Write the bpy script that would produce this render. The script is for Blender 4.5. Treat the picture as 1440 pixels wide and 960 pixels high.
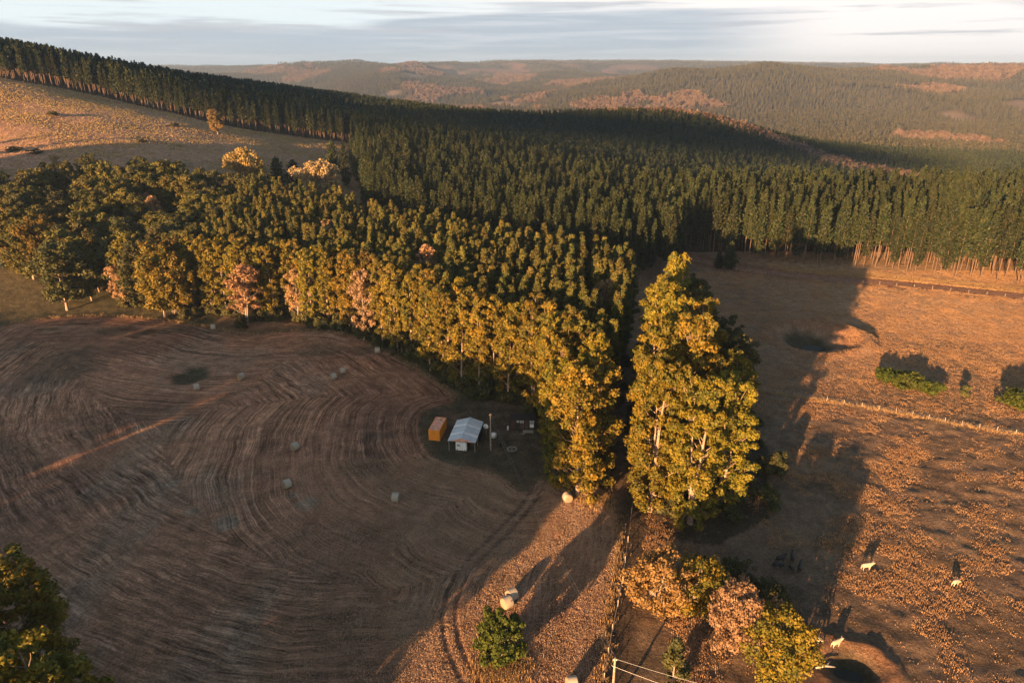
import bpy, math, random
import numpy as np
R = math.radians
scene = bpy.context.scene
for o in list(bpy.data.objects): bpy.data.objects.remove(o)
C = scene.collection
random.seed(7); rng = np.random.default_rng(7)

# ------------------------------------------------------------------ camera, sky, sun, exposure
CAMH = 75.0; PITCH = R(21.85)
cam_d = bpy.data.cameras.new('camera'); cam_d.lens = 24; cam_d.sensor_width = 36
cam_d.clip_start = 1; cam_d.clip_end = 40000
cam = bpy.data.objects.new('camera', cam_d); C.objects.link(cam)
cam.location = (0, 0, CAMH); cam.rotation_euler = (R(90) - PITCH, 0, 0); scene.camera = cam

SUN_EL = R(8.0); SUN_AZ = R(33.0)            # shadows fall forward and to the right by SUN_AZ
SD = (math.sin(SUN_AZ), math.cos(SUN_AZ))    # direction the shadows run
sun_d = bpy.data.lights.new('sun', 'SUN'); sun_d.energy = 5.0; sun_d.angle = R(0.55); sun_d.color = (1.0, 0.53, 0.23)
sun = bpy.data.objects.new('sun', sun_d); C.objects.link(sun)
from mathutils import Vector
sun.rotation_euler = Vector((-SD[0]*math.cos(SUN_EL), -SD[1]*math.cos(SUN_EL), math.sin(SUN_EL))).to_track_quat('Z', 'Y').to_euler()
sun.location = (-100, -150, 200)

world = bpy.data.worlds.new('World'); scene.world = world; world.use_nodes = True
EXPOSURE = 2.15
scene.view_settings.view_transform = 'Standard'; scene.view_settings.look = 'None'
scene.view_settings.gamma = 1.0; scene.view_settings.use_curve_mapping = False
scene.view_settings.exposure = EXPOSURE

class NT:
    """tiny node-tree helper"""
    def __init__(s, tree): s.t = tree; s.n = tree.nodes; s.l = tree.links
    def new(s, typ, **kw):
        nd = s.n.new(typ)
        for k, v in kw.items(): setattr(nd, k, v)
        return nd
    def put(s, sock, val):
        if isinstance(val, bpy.types.NodeSocket): s.l.new(val, sock)
        elif val is not None: sock.default_value = val
    def math(s, op, a, b=None, c=None, clamp=False):
        nd = s.new('ShaderNodeMath', operation=op, use_clamp=clamp)
        s.put(nd.inputs[0], a); s.put(nd.inputs[1], b)
        if c is not None: s.put(nd.inputs[2], c)
        return nd.outputs[0]
    def mix(s, f, a, b, typ='MIX'):
        nd = s.new('ShaderNodeMix', data_type='RGBA', blend_type=typ)
        s.put(nd.inputs[0], f); s.put(nd.inputs[6], a); s.put(nd.inputs[7], b)
        return nd.outputs[2]
    def noise(s, vec, scale, detail=4, rough=.55, dist=0):
        nd = s.new('ShaderNodeTexNoise'); s.put(nd.inputs['Vector'], vec)
        nd.inputs['Scale'].default_value = scale; nd.inputs['Detail'].default_value = detail
        nd.inputs['Roughness'].default_value = rough; nd.inputs['Distortion'].default_value = dist
        return nd.outputs[0]
    def ramp(s, f, a, b, lo=0., hi=1.):
        nd = s.new('ShaderNodeMapRange', interpolation_type='SMOOTHSTEP')
        s.put(nd.inputs[0], f); nd.inputs[1].default_value = a; nd.inputs[2].default_value = b
        nd.inputs[3].default_value = lo; nd.inputs[4].default_value = hi
        return nd.outputs[0]
    def xyz(s, x, y, z):
        nd = s.new('ShaderNodeCombineXYZ'); s.put(nd.inputs[0], x); s.put(nd.inputs[1], y); s.put(nd.inputs[2], z)
        return nd.outputs[0]

def build_world():
    t = NT(world.node_tree); t.n.clear()
    out = t.new('ShaderNodeOutputWorld'); bg = t.new('ShaderNodeBackground')
    sky = t.new('ShaderNodeTexSky', sky_type='NISHITA'); sky.sun_disc = False
    sky.sun_elevation = SUN_EL; sky.sun_rotation = SUN_AZ + math.pi
    sky.air_density = 1.0; sky.dust_density = 1.5; sky.ozone_density = 1.0
    tc = t.new('ShaderNodeTexCoord'); sep = t.new('ShaderNodeSeparateXYZ'); t.l.new(tc.outputs['Generated'], sep.inputs[0])
    x, y, z = sep.outputs
    el = t.math('ARCSINE', z); az = t.math('ARCTAN2', x, y)
    # thin high veil near the horizon, then streaky stratus laid over it
    p = t.xyz(t.math('MULTIPLY', az, 2.2), t.math('MULTIPLY', el, 34.), 0.0)
    n1 = t.noise(p, 1.0, 6, .55, .3)
    p2 = t.xyz(t.math('MULTIPLY', az, 5.), t.math('MULTIPLY', el, 120.), 3.0)
    n2 = t.noise(p2, 1.0, 5, .6, .4)
    veil = t.ramp(el, .10, .24, 1, 0)
    K = 1/(0.05)*2**(-EXPOSURE)      # cloud colours are divided by the background strength
    def col(r, g, b): return (r*K, g*K, b*K, 1)
    azf = t.ramp(az, -.30, .35)
    veilc = t.mix(azf, col(.90, 1.0, 1.03), col(1.15, 1.08, 1.04))
    c = t.mix(veil, sky.outputs[0], veilc)
    # band of grey-blue stratus: upper edge about 3.3 deg, ragged; fades to the right
    top = t.math('ADD', t.math('ADD', .054, t.math('MULTIPLY', t.ramp(az, -.25, .05), .022)), t.math('MULTIPLY', t.math('SUBTRACT', n1, .5), .055))
    e1 = t.math('SUBTRACT', top, el)
    band = t.ramp(e1, -.0015, .009)
    azl = t.ramp(az, .22, .42, 1, 0)
    lowgap = t.math('MULTIPLY', t.ramp(el, .0, .022, 1, 0), t.ramp(az, -.1, .35, 0, .75))
    bandf = t.math('MULTIPLY', t.math('MULTIPLY', band, azl), t.math('SUBTRACT', 1, lowgap))
    st = t.ramp(n2, .42, .66)
    bandc = t.mix(st, col(.50, .585, .67), col(.65, .71, .77))
    c = t.mix(t.math('MULTIPLY', bandf, .93), c, bandc)
    # separate streaks above the band
    n3 = t.noise(t.xyz(t.math('MULTIPLY', az, 3.6), t.math('MULTIPLY', el, 75.), 8.0), 1.0, 5, .55, .3)
    sm = t.math('MULTIPLY', t.ramp(n3, .50, .64), t.math('MULTIPLY', t.ramp(el, .022, .04), t.ramp(el, .085, .16, 1, .25)))
    c = t.mix(t.math('MULTIPLY', sm, .7), c, col(.56, .59, .64))
    t.l.new(c, bg.inputs[0]); bg.inputs[1].default_value = 0.05
    t.l.new(bg.outputs[0], out.inputs[0])
build_world()

# ------------------------------------------------------------------ numeric helpers
def hash2(ix, iy, seed):
    h = (ix.astype(np.int64)*374761393 + iy.astype(np.int64)*668265263 + seed*1442695041) & 0xffffffff
    h = ((h ^ (h >> 13))*1274126177) & 0xffffffff
    return ((h ^ (h >> 16)) & 0xffffff)/float(0xffffff)
def vnoise(x, y, seed=0):
    xf = np.floor(x); yf = np.floor(y); fx = x-xf; fy = y-yf
    fx = fx*fx*(3-2*fx); fy = fy*fy*(3-2*fy)
    a = hash2(xf, yf, seed); b = hash2(xf+1, yf, seed); c = hash2(xf, yf+1, seed); d = hash2(xf+1, yf+1, seed)
    return (a*(1-fx)+b*fx)*(1-fy) + (c*(1-fx)+d*fx)*fy
def fbm(x, y, oct=4, seed=0, gain=.5):
    s = 0; a = 1; tot = 0
    for k in range(oct):
        s = s + a*(vnoise(x*2**k+17.3*k, y*2**k-9.1*k, seed+k)-.5)*2; tot += a; a *= gain
    return s/tot
def sstep(x, a, b):
    t = np.clip((x-a)/(b-a), 0, 1); return t*t*(3-2*t)

# ------------------------------------------------------------------ terrain
YS = np.array([0,150,220,280,350,440,500,600,750,900,1100,1400,1800,2300,3000,3800,4800,6500,9500.])
US = np.array([-1.0,-.75,-.5,-.25,0,.25,.5,.75,1.0])
TAB = np.array([
 [0,0,4,20,42,66,80,90,95,95,90,80,60,40,30,40,60,70,60],
 [0,0,1,14,33,55,66,76,78,74,66,50,25,0,-10,0,30,60,60],
 [0,0,0,8,25,36,41,46,48,47,42,25,0,-30,-50,-50,0,72,65],
 [0,0,0,2,8,14,16,17,18,19,14,-12,-40,-60,-60,0,70,74,75],
 [0,0,0,0,0,1,1,-5,-8,0,-25,-60,-80,-90,-85,-60,10,112,100],
 [0,0,0,0,0,-15,-21,-24,-13,0,-25,-60,-72,-60,30,10,-10,108,100],
 [0,0,0,0,0,-23,-33,-45,-50,-50,-62,-75,-76,-52,46,40,30,96,90],
 [0,0,0,0,0,-23,-35,-50,-60,-66,-72,-78,-70,-45,35,52,50,96,90],
 [0,0,0,0,0,-23,-35,-50,-60,-66,-72,-78,-70,-40,20,95,90,108,100]], float)
def cubic(xs, ys, xq):                         # Catmull-Rom along the last axis
    xs = np.asarray(xs); i = np.clip(np.searchsorted(xs, xq)-1, 0, len(xs)-2)
    m = np.gradient(ys, xs, axis=-1)
    h = xs[i+1]-xs[i]; t = (xq-xs[i])/h
    return (2*t**3-3*t**2+1)*ys[..., i] + (t**3-2*t**2+t)*h*m[..., i] + (-2*t**3+3*t**2)*ys[..., i+1] + (t**3-t**2)*h*m[..., i+1]
LY = np.log(YS+200.)
NYF, NUF = 500, 240
lyf = np.linspace(LY[0], LY[-1], NYF); uf = np.linspace(-1, 1, NUF)
T1 = cubic(LY, TAB, lyf)
FINE = cubic(US, T1.T.copy(), uf)              # [NYF, NUF]
def base_h(x, y):
    yy = np.clip(y, 0, 9499.)
    u = np.clip(x/np.maximum(.928*yy+28, 60), -.999, .999)
    a = (np.log(yy+200.)-LY[0])/(LY[-1]-LY[0])*(NYF-1); b = (u+1)/2*(NUF-1)
    i = np.clip(a.astype(int), 0, NYF-2); j = np.clip(b.astype(int), 0, NUF-2); fa = a-i; fb = b-j
    return (FINE[i, j]*(1-fb)+FINE[i, j+1]*fb)*(1-fa) + (FINE[i+1, j]*(1-fb)+FINE[i+1, j+1]*fb)*fa
def H(x, y):
    x = np.asarray(x, float); y = np.asarray(y, float)
    z = base_h(x, y)
    d = np.hypot(x, y)
    far = sstep(y, 1000, 2600)
    rid = 1-2.2*np.abs(fbm(x/1100.+.35*y/1500, y/1500., 4, 11))
    z = z + far*((rid-.62)*66+4)*np.clip(1-sstep(y, 5600, 6500)*.75, 0, 1) + sstep(y, 1500, 2500)*(1-2*np.abs(fbm(x/420., y/380., 3, 14))-.5)*16
    z = z + sstep(y, 330, 600)*fbm(x/120., y/120., 3, 31)*3.0*(1-.0*far)
    z = z + .5*fbm(x/38., y/38., 2, 5)*sstep(d, 60, 140)
    pq = x*math.cos(SUN_AZ)-y*math.sin(SUN_AZ); qq = x*math.sin(SUN_AZ)+y*math.cos(SUN_AZ)
    z = z + 92*np.exp(-(np.abs(pq+366)/50)**3-((qq+175)/105)**2)      # added spur, unseen at left, shaped to shade the hillside
    # dams: the large one in the paddock, the small one by the cattle
    def dam(z, cx, cy, rx, ry, dep, rim):
        q = np.sqrt(((x-cx)/rx)**2+((y-cy)/ry)**2)
        z = z - dep*(1-sstep(q, .25, 1.0))
        z = z + rim*np.exp(-((q-1.2)/.2)**2)*(.55+.45*np.sin(np.arctan2(y-cy, x-cx)-1.2*0-2.4+math.pi))
        return z
    z = dam(z, 90., 189., 11.5+1.5*fbm(x/9, y/9, 2, 15), 10.5+2*fbm(x/7, y/7, 2, 16), 3.2, 2.3)
    z = dam(z, 46., 69.0, 4.6+1.2*fbm(x/4, y/4, 2, 17), 3.6+1.2*fbm(x/3, y/5, 2, 18), 1.5, .55)
    q = np.hypot((x+85)/7., (y-164)/8.5); z = z - .9*(1-sstep(q, .3, 1.1))
    return z
def h1(x, y): return float(H(np.array([x]), np.array([y]))[0])
CP, SP = math.cos(PITCH), math.sin(PITCH)
SS = np.geomspace(60, 12000, 1500)
def W(px, py):
    """ground point seen at this place of the 1440 x 960 photograph"""
    u = (px-720)/960.; v = (py-480)/960.
    f = CP-v*SP; dn = SP+v*CP
    g = (CAMH-SS*dn) - H(SS*u, SS*f)
    k = int(np.argmax(g < 0)) if (g < 0).any() else len(SS)-1
    a, b = SS[max(k-1, 0)], SS[k]
    for _ in range(24):
        m = (a+b)/2
        if CAMH-m*dn-h1(m*u, m*f) < 0: b = m
        else: a = m
    return (b*u, b*f)
def project(x, y, z):
    d = y*CP+(CAMH-z)*SP
    return 720+960*x/d, 480+960*((CAMH-z)*CP-y*SP)/d

def seg_dist(x, y, P, closed=False):
    """distance to a polyline and the arc length at the nearest point"""
    P = [tuple(p) for p in P]
    if closed: P = P+[P[0]]
    best = np.full(x.shape, 1e9); arc = np.zeros(x.shape); L0 = 0
    for (ax, ay), (bx, by) in zip(P[:-1], P[1:]):
        dx, dy = bx-ax, by-ay; L = math.hypot(dx, dy)
        t = np.clip(((x-ax)*dx+(y-ay)*dy)/(L*L), 0, 1)
        d = np.hypot(x-ax-t*dx, y-ay-t*dy); m = d < best
        best = np.where(m, d, best); arc = np.where(m, L0+t*L, arc); L0 += L
    return best, arc
def inside(x, y, P):
    r = np.zeros(np.shape(x), bool); n = len(P)
    for i in range(n):
        ax, ay = P[i]; bx, by = P[(i+1) % n]
        if ay == by: continue
        c = ((ay > y) != (by > y)) & (x < (bx-ax)*(y-ay)/(by-ay)+ax)
        r ^= c
    return r
def smooth_poly(P, n=3, closed=True):
    P = [tuple(p) for p in P]
    for _ in range(n):
        Q = []; m = len(P)
        rg = range(m) if closed else range(m-1)
        if not closed: Q.append(P[0])
        for i in rg:
            a = P[i]; b = P[(i+1) % m]
            Q.append((.75*a[0]+.25*b[0], .75*a[1]+.25*b[1])); Q.append((.25*a[0]+.75*b[0], .25*a[1]+.75*b[1]))
        if not closed: Q.append(P[-1])
        P = Q
    return P

HAY = smooth_poly([W(*p) for p in [(-120,520),(0,458),(60,446),(180,443),(290,458),(350,474),(400,465),(480,466),(540,492),(600,528),(652,566),
      (600,572),(585,600),(605,650),(700,662),(738,700),(758,668),(800,694),(850,702),(876,742),(868,800),(858,860),(846,960),(835,1080),(600,1150),(100,1150),(-250,900),(-260,650)]], 2)
RUT = smooth_poly([W(*p) for p in [(772,640),(752,700),(700,755),(652,800),(630,850),(632,900),(655,950),(700,1020)]], 3, False)
TRACK = smooth_poly([W(*p) for p in [(925,352),(985,366),(1060,381),(1150,390),(1240,396),(1340,406),(1440,416),(1560,430)]], 2, False)
LANE = smooth_poly([W(*p) for p in [(900,600),(897,680),(890,740),(880,800),(872,860),(862,960),(850,1100)]], 2, False)
PASTW = smooth_poly([W(*p) for p in [(1060,548),(1150,562),(1250,578),(1340,596),(1440,612),(1560,634)]], 2, False)
GUM = [(-150,222)] + [W(*p) for p in [(160,432),(250,436),(350,450),(430,456),(500,470),(570,500),(618,532),(655,556),(740,572),(775,610),(795,655),(815,684),(848,684)]] + \
      [(18,118),(24,147),(33,180),(39,212),(18,228),(-10,246),(-50,274), (-90,304), (-140,312), (-190,306), (-220,270)]
COPSE = [(20,98),(34,94),(46,102),(54,124),(56,150),(48,180),(38,182),(30,150),(24,120)]
HILLP = [(-600,300),(-230,262),(-190,300),(-90,304),(-75,330),(-78,400),(-105,470),(-118,560),W(490,201),W(400,190),W(300,174),W(150,138),W(0,110),(-800,700)]
YARD = [W(*p) for p in [(585,560),(660,555),(770,580),(780,640),(760,665),(735,695),(690,655),(600,645),(580,600)]]

def build_terrain():
    def axis(lo, hi, step, far, n):
        core = np.arange(lo, hi+step, step)
        g = np.geomspace(step, far, n); up = core[-1]+np.cumsum(g/g.sum()*far)
        return core, up
    cx, ux = axis(-185, 215, .72, 8500, 170)
    def grow(start, step, total, n):
        # geometric growth from `step`
        a, b = 1.0001, 1.5
        for _ in range(60):
            m = (a+b)/2
            if step*(m**n-1)/(m-1) > total: b = m
            else: a = m
        return start+np.cumsum(step*a**np.arange(n))
    xr = grow(cx[-1], .8, 8300, 190); xl = -grow(-cx[0], .8, 8300, 190)[::-1]
    X = np.concatenate([xl, cx, xr])
    cy = np.arange(48, 300, .68); yr = grow(cy[-1], .8, 9600, 300); yl = -grow(-cy[0], 1.0, 1200, 60)[::-1]
    Yv = np.concatenate([yl, cy, yr])
    gx, gy = np.meshgrid(X, Yv); nx, ny = len(X), len(Yv)
    gz = H(gx, gy)
    x = gx.ravel(); y = gy.ravel(); z = gz.ravel()
    dh, arc = seg_dist(x, y, HAY, True); ih = inside(x, y, HAY); sd = np.where(ih, dh, -dh)
    hay = sstep(sd, -.4, .6)
    dt, _ = seg_dist(x, y, TRACK); track = 1-sstep(dt+.8*fbm(x/6, y/6, 2, 3), 2.4, 4.0)
    verge = (1-sstep(dt+2*fbm(x/9, y/9, 3, 4), 4, 11))
    drut, _ = seg_dist(x, y, RUT); dl, _ = seg_dist(x, y, LANE); lane = 1-sstep(dl, 1.8, 3.6)
    dpw, _ = seg_dist(x, y, PASTW)
    igum = inside(x, y, GUM).astype(float); icop = inside(x, y, COPSE).astype(float)
    ihill = inside(x, y, HILLP); iyard = inside(x, y, YARD)
    n1 = fbm(x/14, y/14, 4, 41); n2 = fbm(x/3.2, y/3.2, 3, 42); n3 = fbm(x/55, y/55, 3, 43)
    # --- relief you can light from the side
    near = 1-sstep(np.hypot(x, y), 300, 420)
    tus = fbm(x/1.9, y/1.9, 3, 51, .65)
    past = (1-hay)*(1-track)
    z = z + near*past*(.17*tus+.16*np.maximum(n2, 0)+(x > 22)*(1-sstep(y, 120, 170))*.20*fbm(x/2.6+.5*y/2.6, y/1.5, 2, 57))
    ridg = np.sin(sd*2*math.pi/3.3+1.6*n1)*.5+.5
    z = z + hay*(.02*ridg + .05*tus + .04*n2)*near
    zfar = (sstep(np.hypot(x, y), 300, 420))*(1-sstep(y, 900, 1200))
    z = z + zfar*(.45*fbm(x/5.5, y/5.5, 3, 52, .6)+.5*fbm(x/17, y/17, 3, 53))
    rut = np.exp(-((drut-.95)/.32)**2); z = z - .12*rut
    V = np.stack([x, y, z], 1)
    # --- base colour (albedo) of each zone
    def c(*v): return np.array(v)[None, :]
    def lerp(a, b, t): t = np.asarray(t)[:, None]; return a*(1-t)+b*t
    one = np.ones_like(x)[:, None]
    col = c(.30, .19, .115)*one                                   # dry paddock
    col = lerp(col, c(.175, .122, .082), 1-sstep(y, 125, 190))  # near paddock darkened in the albedo in place of broken shade
    col = lerp(col, c(.42, .285, .16), sstep(y, 160, 230)*sstep(x, 90, 150)*.8)  # far right strip lightened in the albedo where the sun strikes it
    col = lerp(col, c(.19, .13, .088), sstep(n1+.4*n3, -.1, .55)*.75)
    col = lerp(col, c(.31, .205, .115), sstep(n2+.5*n1, .25, .8)*.7)
    col = lerp(col, c(.105, .090, .050), sstep(n3, .15, .6)*.45)
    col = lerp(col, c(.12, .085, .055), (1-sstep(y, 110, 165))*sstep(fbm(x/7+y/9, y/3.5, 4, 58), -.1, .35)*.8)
    hc = lerp(c(.40, .235, .150)*one, c(.27, .17, .10), sstep(fbm(x/40, y/30, 4, 61), -.05, .5)*.8)
    hc = lerp(hc, c(.09, .085, .045), sstep(fbm(x/22, y/12, 4, 62), .32, .62)*.6)
    col = lerp(col, hc, ihill.astype(float))
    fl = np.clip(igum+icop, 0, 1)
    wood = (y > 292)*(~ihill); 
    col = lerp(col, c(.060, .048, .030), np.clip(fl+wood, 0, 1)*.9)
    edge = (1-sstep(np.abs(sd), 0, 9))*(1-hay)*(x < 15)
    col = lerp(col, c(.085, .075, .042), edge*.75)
    col = lerp(col, c(.075, .072, .040), (x < -95)*(1-hay)*sstep(y, 150, 190)*(1-sstep(y, 262, 285))*.9)
    col = lerp(col, c(.30, .20, .10), (1-sstep(np.abs(sd+.9), .2, 1.1))*.6*(.4+.6*sstep(n1, -.3, .4)))
    col = lerp(col, c(.085, .075, .045), iyard*.8*sstep(n2+n1, -.8, .4))
    farl = sstep(y, 900, 1300)*(~ihill)
    fc = lerp(c(.075, .066, .040)*one, c(.17, .105, .072), sstep(fbm(x/330, y/500, 4, 71), .14, .36))
    fc = lerp(fc, c(.21, .155, .10), sstep(fbm(x/260, y/420, 4, 75), .38, .5))
    col = lerp(col, fc, farl)
    hy = c(.42, .222, .130)*one
    hy = lerp(hy, c(.25, .137, .088), sstep(n3+.5*n1, -.25, .35)*.9)
    hy = lerp(hy, c(.33, .23, .155), sstep(fbm(x/13, y/22, 4, 64), .08, .45)*.6)
    hy = lerp(hy, c(.12, .095, .062), sstep(fbm(x/26, y/18, 4, 66), .22, .5)*.65)
    col = lerp(col, hy, hay)
    col = lerp(col, c(.095, .066, .050), rut*.7*hay); col = lerp(col, c(.26, .19, .13), np.exp(-(drut/.45)**2)*.5*hay)
    q = np.hypot((x+85)/6.2, (y-164)/7.0); col = lerp(col, c(.055, .062, .036), (1-sstep(q+.2*n2, .55, 1.0))*.9)
    col = lerp(col, c(.30, .21, .14), np.exp(-((q-1.15)/.13)**2)*.5)
    for (a, b, r) in ((-58.5, 104, 1.8), (-51, 100.5, 2.4), (-41.5, 109, 1.6), (-38, 106.5, 2.6), (-66, 113, 1.5)):
        qq = np.hypot((x-a)*.8+(y-b)*.5, (y-b)*.9-(x-a)*.5)/r
        col = lerp(col, c(.36, .28, .20), (1-sstep(qq+.5*n2, .5, 1.0))*.7)
    col = lerp(col, c(.21, .105, .062), verge*(1-track)*.85*(y > 225)*(1-fl)); col = lerp(col, c(.27, .145, .09), track)
    col = lerp(col, c(.080, .058, .040), lane*.85)  # lane painted darker for the shadow lying along it
    col = lerp(col, c(.34, .225, .11), (1-sstep(np.abs(dpw+.5*n2), .25, 1.0))*.8*(1-hay))
    for (a, b, r) in ((89, 190, 11.), (46, 69, 4.5)):
        qd = np.hypot(x-a, y-b)/r
        col = lerp(col, c(.25, .135, .075), (1-sstep(np.abs(qd-1.05)+.15*n2, .1, .45))*.75)
        col = lerp(col, c(.05, .05, .028), (1-sstep(qd+.1*n2, .45, .75))*.85)
    dry = fbm(x/60, y/11, 4, 81); col = lerp(col, c(.30, .20, .115), sstep(dry, .2, .6)*.35*(1-hay)*(1-fl)*(x > 30)*(y < 260))
    # --- faces, split by what they are
    idx = np.arange(nx*ny).reshape(ny, nx)
    F = np.stack([idx[:-1, :-1], idx[:-1, 1:], idx[1:, 1:], idx[1:, :-1]], -1).reshape(-1, 4)
    fy = y[F].mean(1); fx = x[F].mean(1)
    zone = np.zeros(len(F), int)
    zone[hay[F].mean(1) > .5] = 1
    zone[(track[F].mean(1) > .5)] = 2
    zone[fy > 1000] = 3
    zone[(zone == 0) & ihill[F[:, 0]]] = 4
    zone[(zone == 0) & (fx > 24) & (fy < 262) & (fy > 20) & (icop[F].mean(1) < .5) & ~(igum[F[:, 0]] > .5)] = 5
    mow = np.stack([sd, arc, hay], 1)
    for k, nm in ((0, 'ground'), (1, 'hay_field'), (2, 'dirt_road'), (3, 'hills'), (4, 'hillside_pasture'), (5, 'pasture')):
        f = F[zone == k]
        if len(f) == 0: continue
        used, inv = np.unique(f, return_inverse=True)
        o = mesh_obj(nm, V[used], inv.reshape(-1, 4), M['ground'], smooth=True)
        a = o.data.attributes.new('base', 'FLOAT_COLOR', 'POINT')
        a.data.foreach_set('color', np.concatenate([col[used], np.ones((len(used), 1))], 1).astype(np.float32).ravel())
        a = o.data.attributes.new('mow', 'FLOAT_VECTOR', 'POINT'); a.data.foreach_set('vector', mow[used].astype(np.float32).ravel())
        o['kind'] = 'structure'
# ------------------------------------------------------------------ mesh helpers
def np_mesh(name, V, F, smooth=False):
    V = np.asarray(V, np.float32); F = np.asarray(F, np.int32); k = F.shape[1]
    me = bpy.data.meshes.new(name)
    me.vertices.add(len(V)); me.vertices.foreach_set('co', V.ravel())
    me.loops.add(F.size); me.loops.foreach_set('vertex_index', F.ravel())
    me.polygons.add(len(F)); me.polygons.foreach_set('loop_start', np.arange(0, F.size, k, dtype=np.int32))
    me.polygons.foreach_set('loop_total', np.full(len(F), k, np.int32))
    if smooth: me.polygons.foreach_set('use_smooth', np.ones(len(F), bool))
    me.update(calc_edges=True); return me
def mesh_obj(name, V, F, mat, parent=None, smooth=False):
    me = np_mesh(name, V, F, smooth); me.materials.append(mat)
    o = bpy.data.objects.new(name, me); C.objects.link(o)
    if parent: o.parent = parent
    return o
class MB:
    """collects boxes, tubes and quads, then links them as ONE mesh"""
    def __init__(s): s.v = []; s.f = []; s.n = 0
    def add(s, V, F):
        s.v += [tuple(p) for p in V]; s.f += [tuple(i+s.n for i in f) for f in F]; s.n += len(V); return s
    def box(s, cx, cy, cz, sx, sy, sz, rz=0, rx=0, ry=0):
        from mathutils import Euler
        m = Euler((rx, ry, rz)).to_matrix(); P = []
        for dx in (-.5, .5):
            for dy in (-.5, .5):
                for dz in (-.5, .5):
                    p = m @ Vector((dx*sx, dy*sy, dz*sz)); P.append((p.x+cx, p.y+cy, p.z+cz))
        return s.add(P, [(0,1,3,2),(4,6,7,5),(0,4,5,1),(2,3,7,6),(0,2,6,4),(1,5,7,3)])
    def tube(s, pts, rad, n=7, cap=True):
        V, F = tube_np(pts, rad, n); F = [tuple(f) for f in F]
        if cap: F += [tuple(range(n))[::-1], tuple(range(len(V)-n, len(V)))]
        return s.add(V, F)
    def build(s, name, mat, parent=None, smooth=False):
        me = bpy.data.meshes.new(name); me.from_pydata(s.v, [], s.f); me.materials.append(mat)
        if smooth:
            for p in me.polygons: p.use_smooth = True
        o = bpy.data.objects.new(name, me); C.objects.link(o)
        if parent: o.parent = parent
        return o
def tube_np(pts, rad, n=6):
    pts = np.asarray(pts, float); m = len(pts)
    rad = np.full(m, rad) if np.isscalar(rad) else np.asarray(rad)
    d = np.gradient(pts, axis=0); d /= np.linalg.norm(d, axis=1)[:, None]+1e-9
    ref = np.array([0, 0, 1.]) if abs(d[0, 2]) < .8 else np.array([1., 0, 0])
    a = np.cross(d, ref); a /= np.linalg.norm(a, axis=1)[:, None]+1e-9; b = np.cross(d, a)
    t = np.arange(n)/n*2*math.pi
    V = pts[:, None, :]+rad[:, None, None]*(a[:, None, :]*np.cos(t)[None, :, None]+b[:, None, :]*np.sin(t)[None, :, None])
    F = []
    for i in range(m-1):
        for k in range(n): F.append((i*n+k, i*n+(k+1) % n, (i+1)*n+(k+1) % n, (i+1)*n+k))
    return V.reshape(-1, 3), F
def tag(o, label=None, cat=None, group=None, kind=None):
    if label: o['label'] = label
    if cat: o['category'] = cat
    if group: o['group'] = group
    if kind: o['kind'] = kind
    return o
def empty(name, loc, rz=0):
    o = bpy.data.objects.new(name, None); C.objects.link(o); o.location = loc; o.rotation_euler = (0, 0, rz); o.empty_display_size = .5
    return o

# ------------------------------------------------------------------ materials
M = {}
def new_mat(name):
    m = bpy.data.materials.new(name); m.use_nodes = True; t = NT(m.node_tree)
    b = t.n['Principled BSDF']; return m, t, b
def simple(name, col, rough=.7, metal=0, var=.15, scale=3., bump=0.):
    m, t, b = new_mat(name); tc = t.new('ShaderNodeTexCoord')
    n = t.noise(tc.outputs['Object'], scale, 5, .6)
    dark = tuple(c*(1-var) for c in col)+(1,); lite = tuple(min(1, c*(1+var)) for c in col)+(1,)
    t.l.new(t.mix(t.ramp(n, .3, .7), dark, lite), b.inputs['Base Color'])
    b.inputs['Roughness'].default_value = rough; b.inputs['Metallic'].default_value = metal
    if bump:
        bp = t.new('ShaderNodeBump'); bp.inputs['Strength'].default_value = bump; t.l.new(n, bp.inputs['Height']); t.l.new(bp.outputs[0], b.inputs['Normal'])
    M[name] = m; return m
def leaf(name, c1, c2, c3=None, scale=.35, trans=.25, jitter=.35):
    """leaf colour varies from clump to clump and from tree to tree"""
    m, t, b = new_mat(name); tc = t.new('ShaderNodeTexCoord'); oi = t.new('ShaderNodeObjectInfo')
    off = t.new('ShaderNodeVectorMath', operation='ADD'); t.l.new(tc.outputs['Object'], off.inputs[0])
    t.l.new(t.math('MULTIPLY', oi.outputs['Random'], 50.), off.inputs[1])
    n = t.noise(off.outputs[0], scale, 4, .7)
    col = t.mix(t.ramp(n, .36, .64), c1+(1,), c2+(1,))
    n2 = t.noise(off.outputs[0], scale*6, 2, .6)
    if c3: col = t.mix(t.math('MULTIPLY', t.ramp(n2, .56, .7), .6), col, c3+(1,))
    k = t.math('ADD', t.math('MULTIPLY', oi.outputs['Random'], 2*jitter), 1-jitter)
    hs = t.new('ShaderNodeHueSaturation'); t.put(hs.inputs['Value'], k); t.put(hs.inputs['Color'], col)
    h2 = t.math('ADD', t.math('MULTIPLY', t.math('FRACT', t.math('MULTIPLY', oi.outputs['Random'], 7.31)), .035), .4825); t.put(hs.inputs['Hue'], h2)
    t.l.new(hs.outputs[0], b.inputs['Base Color']); b.inputs['Roughness'].default_value = .62
    b.inputs['Specular IOR Level'].default_value = .25
    tr = t.new('ShaderNodeBsdfTranslucent'); t.l.new(hs.outputs[0], tr.inputs[0]); mx = t.new('ShaderNodeMixShader'); mx.inputs[0].default_value = trans
    t.l.new(b.outputs[0], mx.inputs[1]); t.l.new(tr.outputs[0], mx.inputs[2]); t.l.new(mx.outputs[0], t.n['Material Output'].inputs[0])
    M[name] = m; return m
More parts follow.
